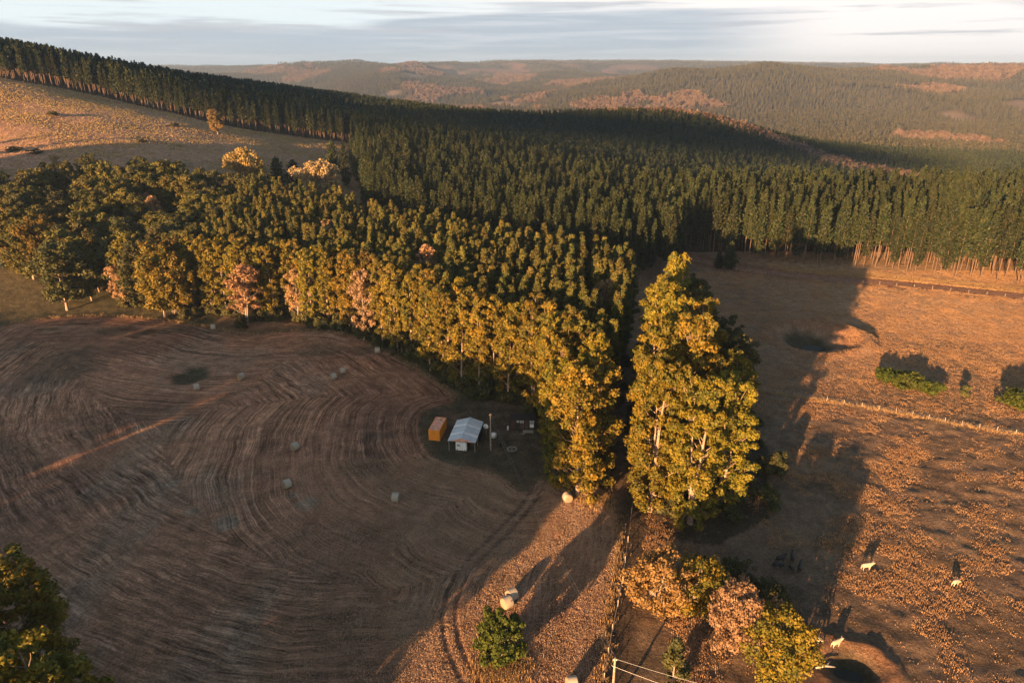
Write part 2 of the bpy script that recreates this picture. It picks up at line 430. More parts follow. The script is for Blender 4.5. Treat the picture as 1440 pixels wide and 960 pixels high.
def mat_ground():
    m, t, b = new_mat('ground'); tc = t.new('ShaderNodeTexCoord'); P = tc.outputs['Object']
    at = t.new('ShaderNodeAttribute', attribute_name='base'); mw = t.new('ShaderNodeAttribute', attribute_name='mow')
    sep = t.new('ShaderNodeSeparateXYZ'); t.l.new(mw.outputs['Vector'], sep.inputs[0]); d, s, hay = sep.outputs
    wob = t.math('MULTIPLY', t.math('SUBTRACT', t.noise(P, .05, 3),   .5), 5.)
    dd = t.math('ADD', d, wob)
    st1 = t.noise(t.xyz(t.math('MULTIPLY', dd, 1.05), t.math('MULTIPLY', s, .035), 0.), 1., 7, .70)
    st2 = t.noise(t.xyz(t.math('MULTIPLY', dd, 3.4), t.math('MULTIPLY', s, .22), 5.), 1., 5, .75)
    wave = t.math('SINE', t.math('ADD', t.math('MULTIPLY', dd, 1.9), t.math('MULTIPLY', st1, 5.)))
    g1 = t.noise(P, 2.4, 6, .75); g2 = t.noise(P, .35, 5, .65); g3 = t.noise(P, .07, 4, .6)
    # general mottling
    f = t.math('ADD', t.math('MULTIPLY', t.ramp(g1, .3, .7), .75), .62)
    f = t.math('MULTIPLY', f, t.math('ADD', t.math('MULTIPLY', t.ramp(g2, .3, .7), .5), .75))
    # mown streaks follow the edge of the field
    hs = t.math('MULTIPLY', t.math('ADD', .55, t.math('MULTIPLY', t.ramp(st1, .3, .7), .8)), t.math('ADD', .62, t.math('MULTIPLY', t.ramp(st2, .28, .72), .75)))
    hs = t.math('ADD', t.math('MULTIPLY', t.math('SUBTRACT', hs, .95), t.ramp(t.noise(P, .045, 4, .6), .38, .6, .6, 1.75)), 1.03)
    ff = t.new('ShaderNodeMix', data_type='FLOAT'); t.put(ff.inputs[0], hay); t.put(ff.inputs[2], 1.); t.put(ff.inputs[3], hs)
    f = t.math('MULTIPLY', f, ff.outputs[0])
    vm = t.new('ShaderNodeVectorMath', operation='SCALE'); t.l.new(at.outputs['Color'], vm.inputs[0]); t.put(vm.inputs['Scale'], f)
    pale = t.math('MULTIPLY', t.math('MULTIPLY', t.ramp(st1, .54, .64), t.ramp(st2, .45, .62)), t.math('MULTIPLY', hay, t.math('MULTIPLY', t.ramp(g3, .42, .62), .8)))
    colr = t.mix(pale, vm.outputs[0], (.72, .54, .38, 1))
    dk = t.math('MULTIPLY', t.ramp(t.noise(P, .11, 6, .7), .56, .7), .5)
    colr = t.mix(dk, colr, t.mix(.5, colr, (.055, .052, .036, 1)))
    t.l.new(colr, b.inputs['Base Color']); b.inputs['Roughness'].default_value = .95; b.inputs['Specular IOR Level'].default_value = .1
    hgt = t.math('ADD', t.math('MULTIPLY', g1, .55), t.math('MULTIPLY', g2, .8))
    hgt = t.math('ADD', hgt, t.math('MULTIPLY', t.math('MULTIPLY', hay, t.math('ADD', t.math('MULTIPLY', st2, .5), t.math('MULTIPLY', st1, .5))), .7))
    bp = t.new('ShaderNodeBump'); bp.inputs['Strength'].default_value = 1.; bp.inputs['Distance'].default_value = .9
    t.l.new(hgt, bp.inputs['Height']); t.l.new(bp.outputs[0], b.inputs['Normal'])
    M['ground'] = m
mat_ground()
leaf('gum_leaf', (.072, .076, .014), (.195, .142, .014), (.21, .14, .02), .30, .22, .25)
leaf('shaded_gum_leaf', (.055, .066, .016), (.115, .102, .018), (.15, .11, .02), .30, .2, .3)  # same gum foliage, colour darkened for the shade of the inner rows
leaf('big_gum_leaf', (.085, .094, .013), (.215, .162, .014), (.23, .15, .02), .35, .22, .18)
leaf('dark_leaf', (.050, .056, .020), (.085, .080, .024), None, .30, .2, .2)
leaf('brown_leaf', (.25, .15, .075), (.34, .205, .11), (.17, .13, .04), .5, .25, .2)
leaf('pale_leaf', (.24, .17, .085), (.36, .25, .135), (.19, .15, .06), .5, .25, .12)
leaf('gold_leaf', (.22, .155, .055), (.32, .215, .07), (.17, .13, .04), .5, .25, .12)
leaf('green_leaf', (.045, .068, .010), (.085, .108, .014), (.03, .045, .008), .6, .3, .1)
leaf('pine_needle', (.017, .029, .012), (.038, .050, .015), (.068, .066, .020), .4, .12, .3)
leaf('far_leaf', (.042, .048, .024), (.085, .075, .036), None, .3, .1, .35)
leaf('far_brown_leaf', (.11, .078, .050), (.18, .125, .085), (.08, .07, .035), .3, .15, .3)
leaf('dry_blade', (.36, .24, .12), (.50, .34, .17), (.22, .15, .08), .25, .35, .0)
leaf('stubble_blade', (.46, .33, .20), (.62, .47, .30), (.32, .23, .14), .25, .35, .0)
leaf('blue_leaf', (.10, .14, .12), (.16, .20, .17), None, .5, .1, .05)
simple('gum_bark', (.30, .22, .165), .85, 0, .35, 2.)
simple('pine_bark', (.13, .09, .065), .9, 0, .3, 2.)
simple('grey_wood', (.34, .29, .24), .85, 0, .25, 4.)

# ------------------------------------------------------------------ foliage builders
def leaf_quads(P, N, size, rg, jit=.55, aspect=.7):
    """one small quad per leaf spray at P, facing roughly N"""
    n = len(P)
    N = N + rg.normal(0, jit, (n, 3)); N /= np.linalg.norm(N, axis=1)[:, None]+1e-9
    A = np.cross(N, rg.normal(0, 1, (n, 3))); A /= np.linalg.norm(A, axis=1)[:, None]+1e-9
    B = np.cross(N, A); s = size*(.6+.8*rg.random(n))[:, None]
    a = A*s; b = B*s*aspect
    V = np.stack([P-a*.9-b*.2, P-a*.05-b, P+a-b*.1, P+a*.1+b], 1).reshape(-1, 3)
    return V, np.arange(n*4).reshape(-1, 4)
def join(parts):
    V = []; F = []; n = 0
    for v, f in parts:
        V.append(np.asarray(v)); F.append(np.asarray(f)+n); n += len(v)
    return np.concatenate(V), np.concatenate(F)
def broadleaf(seed, Ht, Rc, cb=.35, nclump=60, nleaf=110, ls=.32, prof='gum', cr=(.20, .34), trunk_r=.28, lean=.02, stems=1, limbs=.5, inner=.35, sides=6):
    rg = np.random.default_rng(seed)
    tr = []; stem_pts = []
    for sidx in range(stems):
        th = rg.random()*6.28; off = 0 if stems == 1 else .35*Rc
        n = 9; zz = np.linspace(0, Ht*.93*(1 if sidx == 0 else .8+.1*rg.random()), n)
        wx = np.cumsum(rg.normal(0, lean*Ht/n, n))+off*np.cos(th)*(zz/Ht); wy = np.cumsum(rg.normal(0, lean*Ht/n, n))+off*np.sin(th)*(zz/Ht)
        wx -= wx[0]; wy -= wy[0]
        pts = np.stack([wx, wy, zz-.3*(zz == 0)], 1); r = trunk_r*(1-.88*(zz/zz[-1])**.9)*(1 if sidx == 0 else .75)
        r[0] *= 1.35; tr.append(tube_np(pts, r, 7)); stem_pts.append(pts)
    def stem_at(k, z):
        p = stem_pts[k]; return np.array([np.interp(z, p[:, 2], p[:, 0]), np.interp(z, p[:, 2], p[:, 1]), min(z, p[-1, 2])])
    PR = {'gum': lambda t: (np.sin(np.clip(t*1.12+.12, 0, 1)**.75*math.pi))**.8*(1-.25*t)+.05,
          'cone': lambda t: np.minimum(1, (t+.08)/.28)**.7*np.clip(1-t, 0, 1)**.62*1.12+.03,
          'round': lambda t: np.sqrt(np.clip(1-(2*t-1)**2, 0, 1))+.05,
          'tall': lambda t: np.minimum(1, (t+.1)/.3)**.6*np.clip(1.02-t, 0, 1)**.45+.03,
          'egg': lambda t: np.clip(1-(np.abs(t-.38)/.66)**2.6, 0, 1)**.55+.04,
          'flat': lambda t: .35+.75*np.sqrt(np.clip(t, 0, 1))*(t < .9)}
    pf = PR[prof]
    P = []; N = []
    cen = []
    for k in range(nclump):
        t = rg.random()**.85; a = rg.random()*2*math.pi
        if prof in ('cone', 'tall') and k < 4: t = .86+.035*k
        q = pf(np.array(t)); lump = 1+.22*math.sin(3*a+seed)+.12*math.sin(5*a+seed*2+6*t)
        rr = Rc*q*lump*(inner+(1-inner)*math.sqrt(rg.random()))*.88
        si = rg.integers(stems); z = Ht*(cb+(1-cb)*t*.97); c0 = stem_at(si, z)
        c = np.array([c0[0]+rr*math.cos(a), c0[1]+rr*math.sin(a), z-.06*rr])
        cen.append((c, si, rr, z)); rc = Rc*(cr[0]+(cr[1]-cr[0])*rg.random())*(.65+.45*q)
        n = int(nleaf*(rc/(Rc*.27))**1.6)+12
        D = rg.normal(0, 1, (n, 3)); D[:, 2] = D[:, 2]*.8+.25; D /= np.linalg.norm(D, axis=1)[:, None]
        # small sub-lobes roughen the clump
        lob = 1+.25*np.sin(D[:, 0]*7+k)*np.cos(D[:, 1]*6+2*k)+.15*np.sin(D[:, 2]*9)
        rad = rc*lob*(.55+.5*rg.random(n)**.5)
        P.append(c+D*rad[:, None]*np.array([1, 1, .82])); N.append(D)
    P = np.concatenate(P); N = np.concatenate(N)
    crown = leaf_quads(P, N, ls, rg)
    for (c, si, rr, z) in cen:
        if rg.random() < limbs and rr > .15*Rc:
            z0 = max(z-rr*(.7+.5*rg.random()), Ht*.12); s0 = stem_at(si, z0)
            mid = (s0+c)/2+np.array([0, 0, -.06*rr])+rg.normal(0, .05*rr, 3)
            tr.append(tube_np([s0, mid, c], [trunk_r*.30*(1-z0/Ht*.6), trunk_r*.2*(1-z0/Ht*.6), .03], 5))
    return join(tr), crown
def pine(seed, Ht, Rc, cb=.32, whorl=1.0, tufts=11, ls=.42, per=6, trunk_r=.2):
    rg = np.random.default_rng(seed)
    zz = np.linspace(0, Ht, 7); wob = np.cumsum(rg.normal(0, .05, (7, 2)), 0); wob -= wob[0]
    pts = np.stack([wob[:, 0], wob[:, 1], zz], 1); tr = [tube_np(pts, trunk_r*(1-.93*zz/Ht), 6)]
    P = []; N = []; z = Ht*cb
    while z < Ht*.985:
        t = (z-Ht*cb)/(Ht*(1-cb)); L = Rc*(np.minimum(1, (t+.15)/.3))*(1-t)**.72*(.8+.35*rg.random())+.18
        a0 = rg.random()*6.28
        nb = max(3, int(round(per*(1-.4*t))))
        for k in range(nb):
            a = a0+k*2*math.pi/nb+rg.normal(0, .18); Lk = L*(.72+.45*rg.random()); up = .15+.55*t+rg.normal(0, .08)
            d = np.array([math.cos(a), math.sin(a), up]); m = max(3, int(tufts*Lk/Rc)+2)
            s = (np.arange(m)+rg.random(m))/m; s = .18+.85*s
            q = np.array([0, 0, z])+d[None, :]*(Lk*s)[:, None]+rg.normal(0, .10+.07*Lk, (m, 3))*np.array([1, 1, .7])
            P.append(q); nn = rg.normal(0, .6, (m, 3))+np.array([math.cos(a)*.6, math.sin(a)*.6, .7]); N.append(nn)
            if rg.random() < .3 and trunk_r > .1: tr.append(tube_np([(0, 0, z), (d[0]*Lk*.8, d[1]*Lk*.8, z+up*Lk*.8)], [.05, .02], 4))
        z += whorl*(1.05-.45*t)*(.85+.3*rg.random())
    # leader
    m = 10; q = np.stack([rg.normal(0, .08, m), rg.normal(0, .08, m), Ht*.97+rg.random(m)*1.0], 1); P.append(q); N.append(rg.normal(0, 1, (m, 3))*np.array([1, 1, .2]))
    P = np.concatenate(P); N = np.concatenate(N)
    # needle sprays: long and thin, pointing outward and up
    n = len(P); out = P*np.array([1, 1, 0]); out /= np.linalg.norm(out, axis=1)[:, None]+1e-6
    A = out*.75+np.array([0, 0, .75])+rg.normal(0, .35, (n, 3)); A /= np.linalg.norm(A, axis=1)[:, None]
    B = np.cross(A, N); B /= np.linalg.norm(B, axis=1)[:, None]+1e-9
    s = ls*(.7+.7*rg.random(n))[:, None]; a = A*s*1.15; b = B*s*.52
    V = np.stack([P-a*.7, P-b, P+a, P+b], 1).reshape(-1, 3)
    return join(tr), (V, np.arange(n*4).reshape(-1, 4))

class Kind:
    """one variant of a tree: meshes of its trunk and its crown"""
    def __init__(s, res, bark, foliage, nm=('trunk', 'crown')):
        (tv, tf), (cv, cf) = res
        s.t = np_mesh(nm[0], tv, tf, True); s.t.materials.append(M[bark])
        s.c = np_mesh(nm[1], cv, cf); s.c.materials.append(M[foliage]); s.raw = res
def put_tree(kind, name, x, y, sc=1., rz=None, z=None, label=None, cat='tree', group=None, mat=None, sxy=None, tilt=0):
    root = empty(name, (x, y, h1(x, y)-.1 if z is None else z), random.random()*6.28 if rz is None else rz)
    root.scale = (sc*(sxy or 1), sc*(sxy or 1), sc); root.rotation_euler[0] = tilt
    for nm, me in (('trunk', kind.t), ('crown', kind.c)):
        o = bpy.data.objects.new(nm, me); C.objects.link(o); o.parent = root
        if nm == 'crown' and mat:
            o.material_slots[0].link = 'OBJECT'; o.material_slots[0].material = M[mat]
    tag(root, label, cat, group); return root
def scatter(name, pts, zs, scales, kinds, label=None, cat=None):
    """an uncountable mass: one object whose points carry tree shapes"""
    n = len(pts); me = bpy.data.meshes.new(name); me.vertices.add(n)
    me.vertices.foreach_set('co', np.column_stack([pts, zs]).astype(np.float32).ravel())
    for nm, typ, arr in (('sc', 'FLOAT', scales), ('rot', 'FLOAT', rng.random(n)*6.28), ('pick', 'INT', rng.integers(0, len(kinds), n))):
        a = me.attributes.new(nm, typ, 'POINT'); a.data.foreach_set('value', np.asarray(arr))
    o = bpy.data.objects.new(name, me); C.objects.link(o)
    g = bpy.data.node_groups.new(name, 'GeometryNodeTree')
    g.interface.new_socket('Geometry', in_out='INPUT', socket_type='NodeSocketGeometry'); g.interface.new_socket('Geometry', in_out='OUTPUT', socket_type='NodeSocketGeometry')
    t = NT(g); gi = t.new('NodeGroupInput'); go = t.new('NodeGroupOutput'); ip = t.new('GeometryNodeInstanceOnPoints'); jn = t.new('GeometryNodeJoinGeometry')
    for k in kinds:
        oi = t.new('GeometryNodeObjectInfo', transform_space='ORIGINAL'); oi.inputs['Object'].default_value = k; oi.inputs['As Instance'].default_value = True
        t.l.new(oi.outputs['Geometry'], jn.inputs[0])
    def attr(nm, dt):
        nd = t.new('GeometryNodeInputNamedAttribute', data_type=dt); nd.inputs[0].default_value = nm
        return [s for s in nd.outputs if s.enabled and s.name == 'Attribute'][0]
    t.l.new(gi.outputs[0], ip.inputs['Points']); t.l.new(jn.outputs[0], ip.inputs['Instance'])
    ip.inputs['Pick Instance'].default_value = True; t.l.new(attr('pick', 'INT'), ip.inputs['Instance Index'])
    cx = t.new('ShaderNodeCombineXYZ'); t.l.new(attr('rot', 'FLOAT'), cx.inputs[2]); t.l.new(cx.outputs[0], ip.inputs['Rotation'])
    t.l.new(attr('sc', 'FLOAT'), ip.inputs['Scale']); t.l.new(ip.outputs[0], go.inputs[0])
    o.modifiers.new('scatter', 'NODES').node_group = g
    tag(o, label, cat, None, 'stuff'); return o
def merged(name, res, bark, foliage):
    """trunk and crown in one mesh, a shape for scatter()"""
    (tv, tf), (cv, cf) = res; V, F = join([(tv, tf), (cv, cf)])
    me = np_mesh(name, V, F); me.materials.append(M[bark]); me.materials.append(M[foliage])
    mi = np.zeros(len(F), np.int32); mi[len(tf):] = 1; me.polygons.foreach_set('material_index', mi)
    return bpy.data.objects.new(name, me)

build_terrain()

# ------------------------------------------------------------------ plantation gums
GK = [Kind(broadleaf(100+i, 24.5, 2.15+.15*(i % 3), .28, 62, 62, .24, 'cone', (.22, .36), .20, .02, 1, .35), 'gum_bark', 'gum_leaf') for i in range(6)]
GF = [Kind(broadleaf(120+i, 25, 2.7+.35*(i % 3), .12, 90, 90, .26, 'egg', (.17, .32), .24, .025, 2, .5, .4), 'gum_bark', 'gum_leaf') for i in range(5)]
LK = [Kind(broadleaf(180+i, 23, 4.4, .10, 80, 100, .32, 'egg', (.18, .34), .26, .035, 2, .6, .4), 'gum_bark', 'gum_leaf') for i in range(4)]
GLOW = [merged('gum', g.raw, 'gum_bark', 'shaded_gum_leaf') for g in GK[:4]]
def grid_points(poly, step, jit, ang=0.35, seed=1):
    P = np.array(poly); rg = np.random.default_rng(seed); ca, sa = math.cos(ang), math.sin(ang)
    Q = P@np.array([[ca, -sa], [sa, ca]]); lo = Q.min(0); hi = Q.max(0)
    gx, gy = np.meshgrid(np.arange(lo[0], hi[0], step), np.arange(lo[1], hi[1], step*1.05)); gx = gx+(np.arange(gx.shape[0]) % 2)[:, None]*step*.5
    pts = np.stack([gx.ravel(), gy.ravel()], 1)+rg.normal(0, jit, (gx.size, 2)); pts = pts@np.array([[ca, sa], [-sa, ca]])
    return pts[inside(pts[:, 0], pts[:, 1], poly)]
TIP = [W(788, 668), W(812, 696), W(832, 676), W(820, 640), W(788, 626)]
gp = grid_points(GUM, 4.0, .7)
gp = gp[np.argsort(-(gp[:, 1]*.6+seg_dist(gp[:, 0], gp[:, 1], GUM[1:14])[0]))[::-1]]
SPEC = [(348,458,6.5),(420,452,4),(512,478,4.5),(178,432,5),(95,436,7),(70,395,6),(165,420,6),(232,446,7),(262,446,5.5),(600,448,3.5),(465,400,3.5),(90,270,4),(212,330,6),(225,345,6),(205,370,6),(238,318,5),(845,500,4)]
okg = np.ones(len(gp), bool)
for px, py, rr_ in SPEC:
    sx_, sy_ = W(px, py); D_ = math.hypot(sx_, sy_); ux_, uy_ = sx_/D_, sy_/D_
    al = (gp[:, 0]-sx_)*ux_+(gp[:, 1]-sy_)*uy_; pe = np.abs((gp[:, 0]-sx_)*uy_-(gp[:, 1]-sy_)*ux_)
    okg &= ~((np.hypot(al, pe) < rr_) | ((al < 0) & (al > -16) & (pe < rr_*.7)))
for sx_, sy_ in TIP: okg &= np.hypot(gp[:, 0]-sx_, gp[:, 1]-sy_) > 4.6
gp = gp[okg]
gz = H(gp[:, 0], gp[:, 1])
ppx = project(gp[:, 0], gp[:, 1], gz+24)[0]
# the big, mixed wood at the left end is thinner and built separately
fd = seg_dist(gp[:, 0], gp[:, 1], GUM[1:14])[0]
keep = ~((gp[:, 0] < -114) & (rng.random(len(gp)) < .70)); gp, gz, ppx, fd = gp[keep], gz[keep], ppx[keep], fd[keep]
ind = np.argsort(np.argsort(np.where(gp[:, 0] < -112, -1000, 0)+np.arange(len(gp)))) < 285
for i in range(len(gp)):
    if not ind[i]: continue
    x, y = gp[i]; sc = .955+.09*random.random()
    if x > 5: sc *= 1.04
    front = fd[i] < 7
    if front and x > -2: lab, grp = 'tall golden gum tree at the pointed end of the plantation behind the cabin', 'gums at the tip of the plantation'
    elif front: lab, grp = 'tall gum tree in the front row of the plantation facing the hay field', 'gums along the hay field edge'
    elif x < -112: lab, grp = 'olive gum tree in the ragged left end of the wood below the hillside pasture', 'gums at the left end of the wood'
    else: lab, grp = 'pointed gum crown in the middle of the dense plantation above the hay field', 'gums inside the plantation'
    put_tree(LK[i % 4] if x < -112 else GF[i % 5] if (front or fd[i] < 9) else GK[i % 6], 'gum_tree', x, y, sc, label=lab, cat='tree', group=grp, mat='dark_leaf' if (x < -112 and random.random() < .3) else (None if (front or fd[i] < 9) else 'shaded_gum_leaf'), sxy=1.0+.12*random.random()+(.25 if x < -112 and random.random() < .5 else 0))
if (~ind).any():
    scatter('gum_plantation', gp[~ind], gz[~ind]-.1, .9+.2*rng.random((~ind).sum()), GLOW, 'back rows of the gum plantation in front of the pines', 'trees')

US_ = [merged('bush', broadleaf(140+i, 3.4, 1.7, .0, 14, 60, .26, 'round', (.3, .5), .06, .03, 2, .2, .2), 'gum_bark', 'dark_leaf') for i in range(3)]
G_ = np.array(GUM[1:15]); q_ = []
r_ = np.random.default_rng(77)
for a, b_ in zip(G_[:-1], G_[1:]):
    n = int(np.hypot(*(b_-a))*2.2); nr = np.array([-(b_-a)[1], (b_-a)[0]])/np.hypot(*(b_-a)); q_.append(a+(b_-a)*r_.random((n, 1))+nr*(r_.random((n, 1))*9-1.6))
q_ = np.concatenate(q_+[r_.uniform((22, 100), (54, 175), (160, 2))]); q_ = q_[inside(q_[:, 0], q_[:, 1], GUM) | inside(q_[:, 0], q_[:, 1], COPSE) | (r_.random(len(q_)) < .3)]
q_ = q_[(q_[:, 1] > 100) & ~((np.abs(q_[:, 0]-2) < 5.5) & (q_[:, 1] < 139) & (q_[:, 1] > 118))]
scatter('undergrowth', q_, H(q_[:, 0], q_[:, 1])-.2, .5+.9*r_.random(len(q_))**2, US_, 'dark tangled undergrowth at the foot of the plantation and copse gums', 'undergrowth')

# big gums: copse on the right, left wood, foreground
TK = [Kind(broadleaf(160+i, 28, 4.4, .06, 150, 130, .27, 'egg', (.14, .27), .32, .03, 2, .6, .4), 'gum_bark', 'big_gum_leaf') for i in range(2)]
for k, (x, y) in enumerate(TIP):
    put_tree(TK[k % 2], 'gum_tree', x, y, (26, 28.5, 27, 28, 25)[k]/28, label=('broad golden gum on the cabin side of the plantation tip', 'brightest broad gum at the very tip of the plantation behind the sunlit bale', 'golden gum on the lane side of the plantation tip', 'golden gum rising just behind the plantation tip', 'golden gum overhanging the right end of the cabin')[k])
BK = [Kind(broadleaf(200+i, 31, 4.9, .05, 200, 170, .26, 'egg', (.12, .23), .5, .035, 2, .3, .45), 'gum_bark', 'big_gum_leaf') for i in range(4)]
cop = [(24.5,104,30,'yellow-green gum with a pale trunk at the front left corner of the copse'),(32,100.5,29,'leafy gum with bare limbs at the front of the copse by the bare ground'),
       (40,106,27,'gum standing forward at the front right corner of the copse'),(27,115,33,'tall gum just behind the front left gum of the copse beside the lane'),
       (36,117,34,'broad sunlit gum in the middle of the copse second row'),(44,116,26,'shorter gum on the right flank of the copse facing the paddock'),
       (30,127,34,'tall sunlit gum on the lane side of the copse halfway back'),(39,130,32,'gum in the heart of the copse between sunlit and shaded crowns'),
       (48,128,25,'dark gum on the shaded right flank of the copse'),(33,140,34,'high gum on the left of the copse below the topmost crown'),
       (43,145,29,'shaded gum in the back half of the copse toward the dam'),(51,141,24,'dark gum bulging from the right flank of the copse nearest the dam'),
       (37.5,154,35,'topmost gum of the copse with a loose crown sticking up against the paddock'),(46,160,28,'dark gum near the back of the copse right of the topmost crown'),
       (41,171,27,'rearmost gum of the copse nearest the pine plantation'),(50,170,23,'small dark gum at the back right corner of the copse')]
for i, (x, y, h, lab) in enumerate(cop):
    x = 35.5+(x-36.5)*.86+.02*(y-104); h *= 1.02
    put_tree(BK[i % 4], 'big_gum_tree', x, y, h/31, label=lab, group='gums of the copse', mat='dark_leaf' if i in (8, 10, 11, 13, 15) else None, sxy=.92+.1*random.random()-(.28 if i == 12 else 0))  # dark leaves put the shade of the flank and back into the colour

WK = [Kind(broadleaf(300+i, 24, 6.4, .12, 90, 150, .38, 'round', (.17, .30), .4, .035, 2, .5, .35), 'gum_bark', 'gum_leaf') for i in range(3)]
SK = [Kind(broadleaf(330+i, 18, 3.4, .22, 62, 62, .27, 'egg', (.16, .30), .2, .03, 2, .8, .3), 'grey_wood', 'brown_leaf') for i in range(3)]
def at(px, py, h_, kind, name, lab, mat=None, ref=24, sxy=None, cat='tree', group=None):
    x, y = W(px, py); return put_tree(kind, name, x, y, h_/ref, label=lab, cat=cat, mat=mat, sxy=sxy, group=group)
at(95, 436, 24, WK[0], 'broad_gum_tree', 'broad dark gum at the left end of the wood above the mown curve', 'dark_leaf', sxy=1.1)  # dark leaves stand in for the shade below its lit top
at(70, 395, 24, WK[1], 'broad_gum_tree', 'broad olive gum behind the dark gum at the far left of the wood')
at(165, 420, 21, WK[2], 'broad_gum_tree', 'olive gum between the dark gum and the bare pinkish tree', 'dark_leaf')
at(232, 446, 24, WK[1], 'broad_gum_tree', 'large bright olive gum leaning over the field edge left of the pink gum', sxy=1.0)
at(262, 446, 22, WK[0], 'broad_gum_tree', 'bright olive gum beside the small bale at the wood edge', sxy=.85)
at(20, 380, 23, WK[2], 'broad_gum_tree', 'brownish gum at the left border of the photo below the hillside', 'gold_leaf', sxy=.8)
at(5, 360, 20, SK[0], 'thin_gum_tree', 'pink-brown gum at the extreme left border of the photo', 'pale_leaf', 18, 1.2)
at(178, 432, 16, SK[1], 'thin_gum_tree', 'sparse purple-brown tree between two broad gums at the wood edge', None, 18, 1.1)
at(348, 458, 20, SK[0], 'thin_gum_tree', 'round pink-orange gum glowing at the field edge', None, 18, 1.45)
at(420, 452, 18, SK[1], 'thin_gum_tree', 'slim pinkish gum standing alone at the plantation edge', None, 18, .95)
at(512, 478, 22, SK[2], 'dead_gum_tree', 'nearly leafless gum with tall pale orange stems', 'pale_leaf', 18, .8)
at(338, 400, 21, WK[2], 'broad_gum_tree', 'green gum rising right behind the round pink-orange gum', sxy=.7)
for j, (px, py, h_, lab) in enumerate([(600, 445, 24, 'thin pink-topped gum among the front rows right of the dead gum'), (465, 395, 24, 'pink-topped gum poking out of the left plantation rows'),
        (212, 330, 18, 'grey-brown thin gum in the gap between the two parts of the wood'), (225, 345, 20, 'sparse brown gum in the gap beside the grey-brown one'), (205, 370, 17, 'low thin gum at the near side of the gap in the wood'),
        (90, 270, 17, 'pink round-topped gum on the skyline of the wood below the hill pasture'), (845, 500, 22, 'bare reddish gum in the dark right side of the plantation'), (238, 318, 21, 'golden thin gum on the right side of the wood gap')]):
    at(px, py, h_, SK[j % 3], 'thin_gum_tree', lab, ('brown_leaf', 'pale_leaf', 'brown_leaf', 'brown_leaf', 'brown_leaf', 'brown_leaf', 'brown_leaf', 'gold_leaf')[j], 18, .95)

# ------------------------------------------------------------------ pines
PK = [Kind(pine(400+i, 27, 2.45+.2*(i % 3), .30, .85, 15, .36, 7), 'pine_bark', 'pine_needle') for i in range(5)]
EK = [Kind(pine(450+i, 26, 3.1, (.20, .33, .42, .27, .15)[i], .95, 12, .46, 6), 'pine_bark', 'pine_needle') for i in range(5)]
PL = [merged('pine', p.raw, 'pine_bark', 'pine_needle') for p in PK[:4]]
edge = [W(*p) for p in [(905,345),(960,352),(1010,362),(1080,370),(1160,376),(1240,380),(1340,390),(1440,402),(1560,418)]]
B0 = [(-92,420),(-76,352),(-70,318),(-45,298),(-8,272),(24,252),(50,240),(72,262)]
PINE = B0+[(edge[0][0], edge[0][1]+3)]+edge[1:]+[(330,262),(420,400),(330,520),(150,560),(0,600),(-130,580),(-112,500)]
pp = grid_points(PINE, 4.9, 1.0, -.55, 3)
pz = H(pp[:, 0], pp[:, 1]); X_, Y_ = project(pp[:, 0], pp[:, 1], pz+26)
de = seg_dist(pp[:, 0], pp[:, 1], edge)[0]
vis = (X_ > -60) & (X_ < 1500)
score = np.hypot(pp[:, 0], pp[:, 1])+np.where(vis, 0, 1e4)-np.where((de < 7), 60, 0)
order = np.argsort(score); isin = np.zeros(len(pp), bool); isin[order[:270]] = True
for i in order[:270]:
    x, y = pp[i]; k = PK[i % 5]
    if de[i] < 7 and x > 150: k = EK[(i*7+i//3) % 5]; lab, grp = 'tall pine with a bare sunlit trunk on the plantation edge above the red track', 'pines on the sunlit edge'
    elif de[i] < 7: k = EK[(i*7+i//3) % 5]; lab, grp = 'tall pine with a bare trunk on the shaded plantation edge behind the paddock', 'pines on the shaded edge'
    elif x > 60: lab, grp = 'dark green pine standing in the plantation behind the paddock', 'pines behind the paddock'
    else: lab, grp = 'dark green pine standing in the plantation behind the gum block', 'pines behind the gums'
    if i % 71 == 3: pass
    put_tree(k, 'pine_tree', x, y, .80+.30*random.random(), label=lab, cat='pine', group=grp, z=pz[i]-.1)
rest = ~isin & (X_ > -250) & (X_ < 1700)
scatter('pine_forest', pp[rest], pz[rest]-.1, .80+.30*rng.random(rest.sum()), PL, 'dense dark pine plantation stretching back behind the front pines', 'forest')

# pines on the upper left hill and along the skyline: the edge row stands over the pasture
HE = [W(*p) for p in [(-120,88),(0,109),(80,121),(150,137),(220,155),(300,174),(400,190),(490,201)]]
hx = []
for (a, b) in zip(HE[:-1], HE[1:]):
    L = math.hypot(b[0]-a[0], b[1]-a[1]); n = int(L/5.5)
    for k in range(n):
        t = (k+random.random()*.6)/n; hx.append((a[0]+(b[0]-a[0])*t, a[1]+(b[1]-a[1])*t+random.random()*4))
HILLF = [HE[0]]+HE[1:]+[(-118,560),(-132,585),(0,604),(150,564),(330,525),(430,400),(700,470),(900,900),(800,1150),(300,1250),(-200,1300),(-700,1300),(-1100,1000),(-900,500)]
def poisson(poly, area, seed, xr, yr, dens=None):
    rg = np.random.default_rng(seed); n = int((xr[1]-xr[0])*(yr[1]-yr[0])/area)
    p = np.stack([rg.uniform(*xr, n), rg.uniform(*yr, n)], 1)
    if poly is not None: p = p[inside(p[:, 0], p[:, 1], poly)]
    z = H(p[:, 0], p[:, 1]); X1, Y1 = project(p[:, 0], p[:, 1], z+20); d = p[:, 1]
    ok = (X1 > -180) & (X1 < 1620) & (Y1 < 700) & (Y1 > -200)
    return p[ok], z[ok]
hp = grid_points(HILLF, 6.0, 2.3, .4, 8)
hz = H(hp[:, 0], hp[:, 1]); X1, _ = project(hp[:, 0], hp[:, 1], hz+20); ok = (X1 > -200) & (X1 < 1650); hp, hz = hp[ok], hz[ok]
